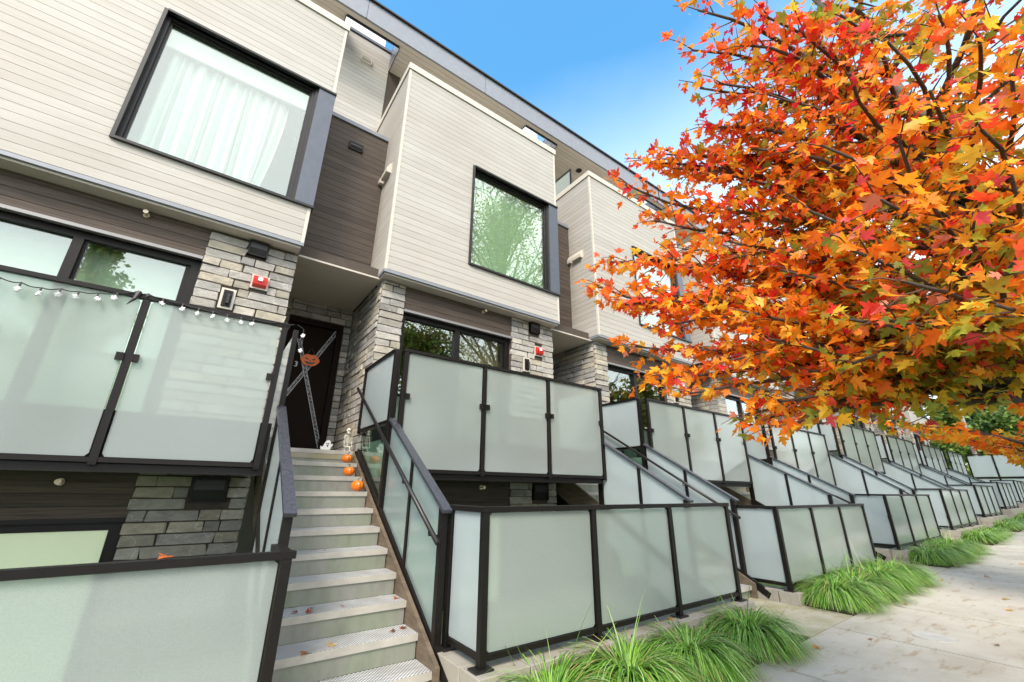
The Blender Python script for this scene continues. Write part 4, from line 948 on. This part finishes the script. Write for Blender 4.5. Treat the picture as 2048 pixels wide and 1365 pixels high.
for k, (bx, by, lab) in enumerate(((9.6, .30, 'orange street maple standing behind the large near maple'), (22.5, -.1, 'small looking orange maple farther along the sidewalk'))):
    rr = random.Random(60 + k); tg = []; gz = ground(bx)
    for _ in range(80 if k == 0 else 46):
        a = rr.uniform(0, 2 * math.pi); ph = rr.random(); r_ = rr.uniform(.9, 2.2) * (1 - .6 * ph); tg.append((bx + r_ * math.cos(a), by + r_ * math.sin(a), gz + 2.2 + 4.0 * ph ** 1.5))
    ld = ([(bx, by, gz - .05), (bx, by, gz + 1.8), (bx + .03, by, gz + 3.2), (bx - .05, by + .05, gz + 4.6), (bx, by, gz + 6.0)], [.08, .065, .05, .03, .008])
    maple('maple_tree', (bx, by, gz), ld, tg, 70 + k, lab, 'street maples', .105 + .03 * k, far_tone, .9 - .35 * k, 0, 1.3 - .5 * k)
# young sapling with a few green leaves near the far end
bx, by = 19.5, .62; gz = ground(bx); rr = random.Random(9)
tg = [(bx + rr.uniform(-.5, .5), by + rr.uniform(-.1, .55), gz + 1.6 + rr.random() * .9) for _ in range(9)]
maple('young_tree', (bx, by, gz), ([(bx, by, gz - .05), (bx, by, gz + 1.3), (bx, by, gz + 2.2)], [.02, .015, .005]), tg, 5, 'thin young tree with sparse green leaves before the white end fence', None, .10, lambda p, r: r.choice([(.16, .24, .04), (.22, .28, .05)]), .45, 0, .6)

# ------------------------------------------------------------------ background trees
def leafy(name, base, h, rad_, trunk_h, n_, size, cols, seed, lab, shape, group=None, bare=False):
    rr = random.Random(seed); t = thing(name, base, lab, 'tree', group); bx, by, bz = base
    q = MB(); q.smooth = True; q.tube([(bx, by, bz - .1), (bx + .05, by, bz + trunk_h), (bx, by + .1, bz + h * .92)], [h * .018, h * .013, .02], 8)
    tips = []
    for k in range(26 if not bare else 80):
        f_ = rr.uniform(trunk_h / h, .92); a = rr.uniform(0, 2 * math.pi); r_ = rad_ * (1 - (max(0, f_ - .35) / .65) ** 1.6) if shape == 'round' else rad_ * (1.05 - f_)
        r_ *= rr.uniform(.6, 1.05); p0 = Vector((bx, by, bz + h * f_ * (.82 if shape == 'round' else 1))); p1 = Vector((bx + r_ * math.cos(a), by + r_ * math.sin(a), bz + h * f_ + (r_ * .35 if shape == 'round' else -r_ * .2)))
        q.tube([p0, p0.lerp(p1, .5) + Vector((0, 0, .1 * r_)), p1], [h * .005, h * .003, .006], 5, False); tips.append((p0, p1))
        if bare:
            for _ in range(11):
                g = rr.uniform(.2, 1); s = p0.lerp(p1, g); e = s + Vector((rr.uniform(-1, 1), rr.uniform(-1, 1), rr.uniform(.1, 1.1))) * h * .085; q.tube([s, s.lerp(e, .5) + Vector((0, 0, .1)), e], [.03, .02, .008], 4, False)
                for _ in range(5):
                    s2 = s.lerp(e, rr.uniform(.3, 1)); e2 = s2 + Vector((rr.uniform(-1, 1), rr.uniform(-1, 1), rr.uniform(0, 1.2))) * h * .035; q.tube([s2, e2], [.013, .006], 3, False)
    q.build('trunk', 'bark', t)
    q = MB()
    for k in range(n_):
        p0, p1 = rr.choice(tips); g = rr.uniform(.35, 1.08); c = p0.lerp(p1, g) + Vector((rr.gauss(0, 1), rr.gauss(0, 1), rr.gauss(0, .8))) * rad_ * .11
        ax = Vector((rr.uniform(-1, 1), rr.uniform(-1, 1), rr.uniform(-1, .6))).normalized(); sd_ = ax.orthogonal().normalized(); sd_ = (Matrix.Rotation(rr.uniform(0, 6.28), 3, ax) @ sd_); s = size * rr.uniform(.6, 1.3)
        i = len(q.v); q.v += [tuple(c), tuple(c + ax * s * .5 + sd_ * s * .35), tuple(c + ax * s), tuple(c + ax * s * .5 - sd_ * s * .35)]; q.f.append((i, i + 1, i + 2, i + 3)); q.cols.append(rr.choice(cols))
    if q.v: q.build('crown', 'foliage', t, None, 'stuff')
    return t
GRN = [(.15, .25, .05), (.20, .31, .06), (.10, .18, .04), (.28, .36, .09)]
DGN = [(.07, .14, .04), (.10, .19, .05), (.05, .10, .03)]
YG = [(.22, .24, .05), (.30, .27, .05), (.16, .20, .045), (.34, .24, .04)]
bgz = -.9
leafy('evergreen_tree', (46, 6.6, bgz), 9.0, 3.2, .6, 9000, .34, GRN, 1, 'drooping light green evergreen beyond the white end fence', 'cone')
leafy('evergreen_tree', (52, 9.8, bgz), 10.5, 3.6, .6, 6500, .40, DGN + GRN[:1], 2, 'dark evergreen behind the drooping light green one', 'cone')
leafy('broadleaf_tree', (49, 3.6, bgz), 7.6, 3.4, .8, 9000, .36, DGN + GRN, 3, 'dark green bushy tree above the white end fence', 'round')
leafy('broadleaf_tree', (46, -.2, bgz), 7.0, 3.2, .8, 8000, .34, GRN + YG[:1], 4, 'yellow green bushy tree at the far end of the sidewalk', 'round')
leafy('broadleaf_tree', (60, 3.5, bgz), 12, 5.6, 1.0, 12000, .5, GRN + DGN, 6, 'tall green tree farthest behind the end fence', 'round')
leafy('broadleaf_tree', (58, -6, bgz), 11, 5.0, 1.2, 9000, .5, YG + GRN, 7, 'tall yellowing tree across the far end of the street', 'round')
pl_ = thing('utility_pole', (41, 4.95, bgz), 'slim grey pole rising among green trees past the end fence', 'pole')
q = MB(); q.tube([(41, 4.95, bgz), (41, 4.95, 6.4)], [.13, .10], 10); q.smooth = True; q.build('shaft', 'pole', pl_)
q = MB(); q.box(40.95, 41.05, 4.2, 5.7, 5.9, 6.0); q.build('crossarm', 'pole', pl_)
# trees across the street (seen in the window reflections)
leafy('broadleaf_tree', (-6, -14, -1.8), 15.5, 2.3, 3, 9000, .24, YG + GRN, 31, 'tall yellowing tree across the street, mirrored in the nearest lower window', 'round')
leafy('broadleaf_tree', (11, -14, -1.6), 13, 5.0, 3, 15000, .27, YG + GRN, 32, 'broad olive tree across the street, mirrored in the lower windows', 'round')
leafy('broadleaf_tree', (22, -15, -1.5), 15, 5.5, 3, 14000, .30, GRN + YG[:2], 33, 'dense green tree across the street, mirrored farther along', 'round')
leafy('bare_tree', (17, -13, -1.6), 27, 10.0, 5, 11000, .20, YG, 34, 'tall nearly bare tree across the street, mirrored in the upper window', 'round', None, True)
leafy('broadleaf_tree', (34, -14, -1.4), 13, 5.2, 3, 5200, .6, YG, 35, 'golden tree far across the street', 'round')

# ------------------------------------------------------------------ ornamental grass
def clump_mesh(seed, n_, far=False):
    rr = random.Random(seed); q = MB()
    lean = Vector((rr.uniform(-.1, .1), -.10, 0))
    for k in range(n_):
        a = rr.uniform(0, 2 * math.pi); r0 = .085 * math.sqrt(rr.random()); p = Vector((r0 * math.cos(a), r0 * math.sin(a), 0)); a2 = a + rr.uniform(-.7, .7)
        d = (Vector((math.cos(a2), math.sin(a2), 0)) + lean * .6).normalized(); L = rr.uniform(.34, .62); w_ = rr.uniform(.0030, .0060) * (1.7 if far else 1); seg = 7 if not far else 5
        t0 = rad(rr.uniform(40, 82)); t1 = -rad(rr.uniform(62, 90)); pw = rr.uniform(.75, 1.15)
        if rr.random() < .008: t1 = rad(rr.uniform(20, 60))
        sd_ = Vector((-d.y, d.x, 0)); pr = p.copy(); row = []; tw = rr.uniform(-.25, .25)
        for s in range(seg + 1):
            f_ = s / seg; ww = w_ * (1 - f_ ** 2 * .92); row.append((pr - sd_ * ww, pr + sd_ * ww)); th = t0 + (t1 - t0) * f_ ** pw
            pr = pr + (d * math.cos(th) + sd_ * tw * f_ + Vector((0, 0, math.sin(th)))) * (L / seg)
            if pr.z < .008: pr.z = .008
        c = rr.choice([(.16, .37, .04), (.24, .48, .06), (.075, .19, .025), (.25, .46, .08), (.42, .60, .24), (.15, .34, .04), (.30, .52, .10), (.06, .14, .02)]) if rr.random() > .05 else (.42, .34, .14)
        i = len(q.v)
        for l_, r_ in row: q.v += [tuple(l_), tuple(r_)]
        for s in range(seg): q.f.append((i + 2*s, i + 2*s + 1, i + 2*s + 3, i + 2*s + 2)); q.cols.append(c)
    return q.mesh('grass_clump', 'grass')
CM = [clump_mesh(100 + k, 1700) for k in range(4)]; CF = [clump_mesh(200 + k, 420, True) for k in range(3)]
glab = ['leftmost', 'second', 'third', 'last']
names = {1: 'nearest planter by the stairs', 2: 'planter past the first path', 3: 'planter past the second path', 4: 'fifth planter', 5: 'sixth planter', 6: 'seventh planter', 7: 'farthest planter', 0: 'planter left of the stairs'}
for u in range(1, 8):
    offs = {1: (.46, 1.22, 2.02, 2.98), 2: (.52, 1.28, 2.12, 2.95)}.get(u, (.5, 1.3, 2.1, 2.95))
    for k, ox in enumerate(offs):
        x = UX[u] + ox; y = 2.60 + R.uniform(-.03, .04); me = CM[(u * 3 + k) % 4] if u < 4 else CF[(u + k) % 3]
        o = bpy.data.objects.new('grass_clump', me); o.rotation_euler = (0, 0, R.uniform(-.5, .5)); s = R.uniform(1.10, 1.28); o.scale = (s, s, s * R.uniform(.95, 1.1))
        reg(o, 'grass_clump', None, (x, y, ground(x) + .02)); tag(o, '%s arching green grass clump in the %s' % (glab[k], names[u]), 'ornamental grass', 'ornamental grass clumps along the sidewalk')
# ------------------------------------------------------------------ fallen leaves
def fallen(x, y, z, s, colr, lab, seed, group):
    rr = random.Random(seed); q = MB(); a = rr.uniform(0, 6.28)
    add_leaf(q, Vector((x, y, z + .006)), Vector((math.cos(a), math.sin(a), .08)), Vector((rr.uniform(-.2, .2), rr.uniform(-.2, .2), 1)), s, colr, rr.uniform(.3, .8)); o = q.build('fallen_leaf', 'leaf', None)
    return tag(o, lab, 'leaf', group)
BR = (.30, .085, .035); zt_ = lambda k: .494 - .1783 * k; yt_ = lambda k: 6.27 - .288 * k
SL = [(1.69, 8, .12, .055, (.62, .16, .04), 'orange brown leaf at the right end of the eighth tread'), (.86, 8, .10, .05, BR, 'dry brown leaf nearest the left post on the third tread from the bottom'), (.97, 8, .16, .03, BR, 'tiny brown leaf scrap beside the dry leaf'), (.92, 8, .05, .06, (.40, .09, .03), 'larger rusty leaf at the front edge of a lower tread'), (1.20, 8, .09, .04, (.55, .30, .28), 'pinkish leaf scrap mid tread'), (1.66, 9, .16, .06, BR, 'curled brown leaf at the right of the second lowest tread'), (1.58, 9, .13, .05, (.20, .07, .03), 'dark brown leaf left of the curled brown one'), (.90, 9, .04, .085, (.55, .22, .05), 'tan leaf on the lowest visible tread at the frame edge'), (1.06, 9, .06, .08, (.74, .55, .24), 'pale straw leaf on the lowest visible tread'), (1.14, 6, .12, .03, (.45, .2, .1), 'small faded leaf on a middle tread')]
for k, (x, n_, dy, s, c, lab) in enumerate(SL): fallen(x, yt_(n_) + dy, zt_(n_), s, c, lab, 300 + k, 'dry leaves on the metal stairs')
PLV = [(3.9, 2.42, .10, (.72, .42, .03), 'yellow maple leaf on soil under the third grass clump'), (4.35, 2.40, .09, (.80, .34, .03), 'golden leaf on the soil left of the last grass clump'), (4.72, 2.38, .08, (.78, .30, .04), 'amber leaf on the soil by the sidewalk edge'), (4.02, 2.36, .06, (.72, .62, .58), 'pale pinkish leaf on dark soil by the sidewalk'), (4.22, 2.35, .045, (.66, .34, .22), 'small salmon leaf on soil at the sidewalk edge'), (7.02, 2.42, .12, (.85, .36, .02), 'big golden maple leaf on the soil past the path'), (6.82, 2.70, .10, (.42, .12, .03), 'rust brown leaf at the path side of the second planter'), (7.45, 2.38, .07, (.72, .3, .04), 'orange leaf lying against the sidewalk past the path'), (9.3, 1.35, .09, (.55, .36, .05), 'yellowish leaf lying on the open sidewalk'), (11.2, 1.75, .08, (.5, .26, .08), 'brown leaf on the sidewalk farther up'), (4.05, 2.92, .07, (.80, .40, .03), 'yellow leaf caught on the block curb'), (6.7, 1.1, .05, (.28, .16, .08), 'tiny dark leaf on the sidewalk near the stain')]
for k, (x, y, s, c, lab) in enumerate(PLV):
    z = ground(x) + (.025 + .05 * (y - YE) if y > YE else .002)
    if y > 2.85: z = FT[1] - 1.06 + .002
    fallen(x, y, z, s, c, lab, 400 + k, 'fallen leaves by the sidewalk')
fallen(-.03, YF, FT[0] + .002, .07, (.80, .20, .05), 'orange leaf resting on the rail of the left patio fence', 501, None)
fallen(-1.9, YF, FT[0] + .002, .06, (.45, .25, .08), 'brown leaf lying farther left on the patio fence rail', 502, None)
for k, (x, y, s, c, lab) in enumerate(((5.2, 2.15, .07, (.70, .30, .04), 'orange leaf on the sidewalk beside the first path corner'), (7.9, 2.05, .06, (.62, .20, .05), 'rusty leaf on the sidewalk edge past the path'), (8.6, 1.2, .075, (.80, .45, .05), 'golden leaf on the middle of the sidewalk'), (10.2, 2.1, .08, (.60, .22, .05), 'red brown leaf at the sidewalk edge by the third planter'), (5.9, 1.9, .05, (.35, .18, .08), 'small brown leaf near the round utility cover'), (13.5, 1.5, .09, (.75, .40, .05), 'yellow leaf far along the sidewalk'))):
    fallen(x, y, ground(x) + .002, s, c, lab, 600 + k, 'fallen leaves by the sidewalk')
# round access cover in the sidewalk
ac = thing('access_cover', (6.55, 1.55, ground(6.55)), 'round worn utility cover set in the sidewalk', 'utility cover')
q = MB(); q.tube([(6.55, 1.55, ground(6.55) - .01), (6.55, 1.55, ground(6.55) + .004)], .17, 28); q.build('lid', 'galv', ac)
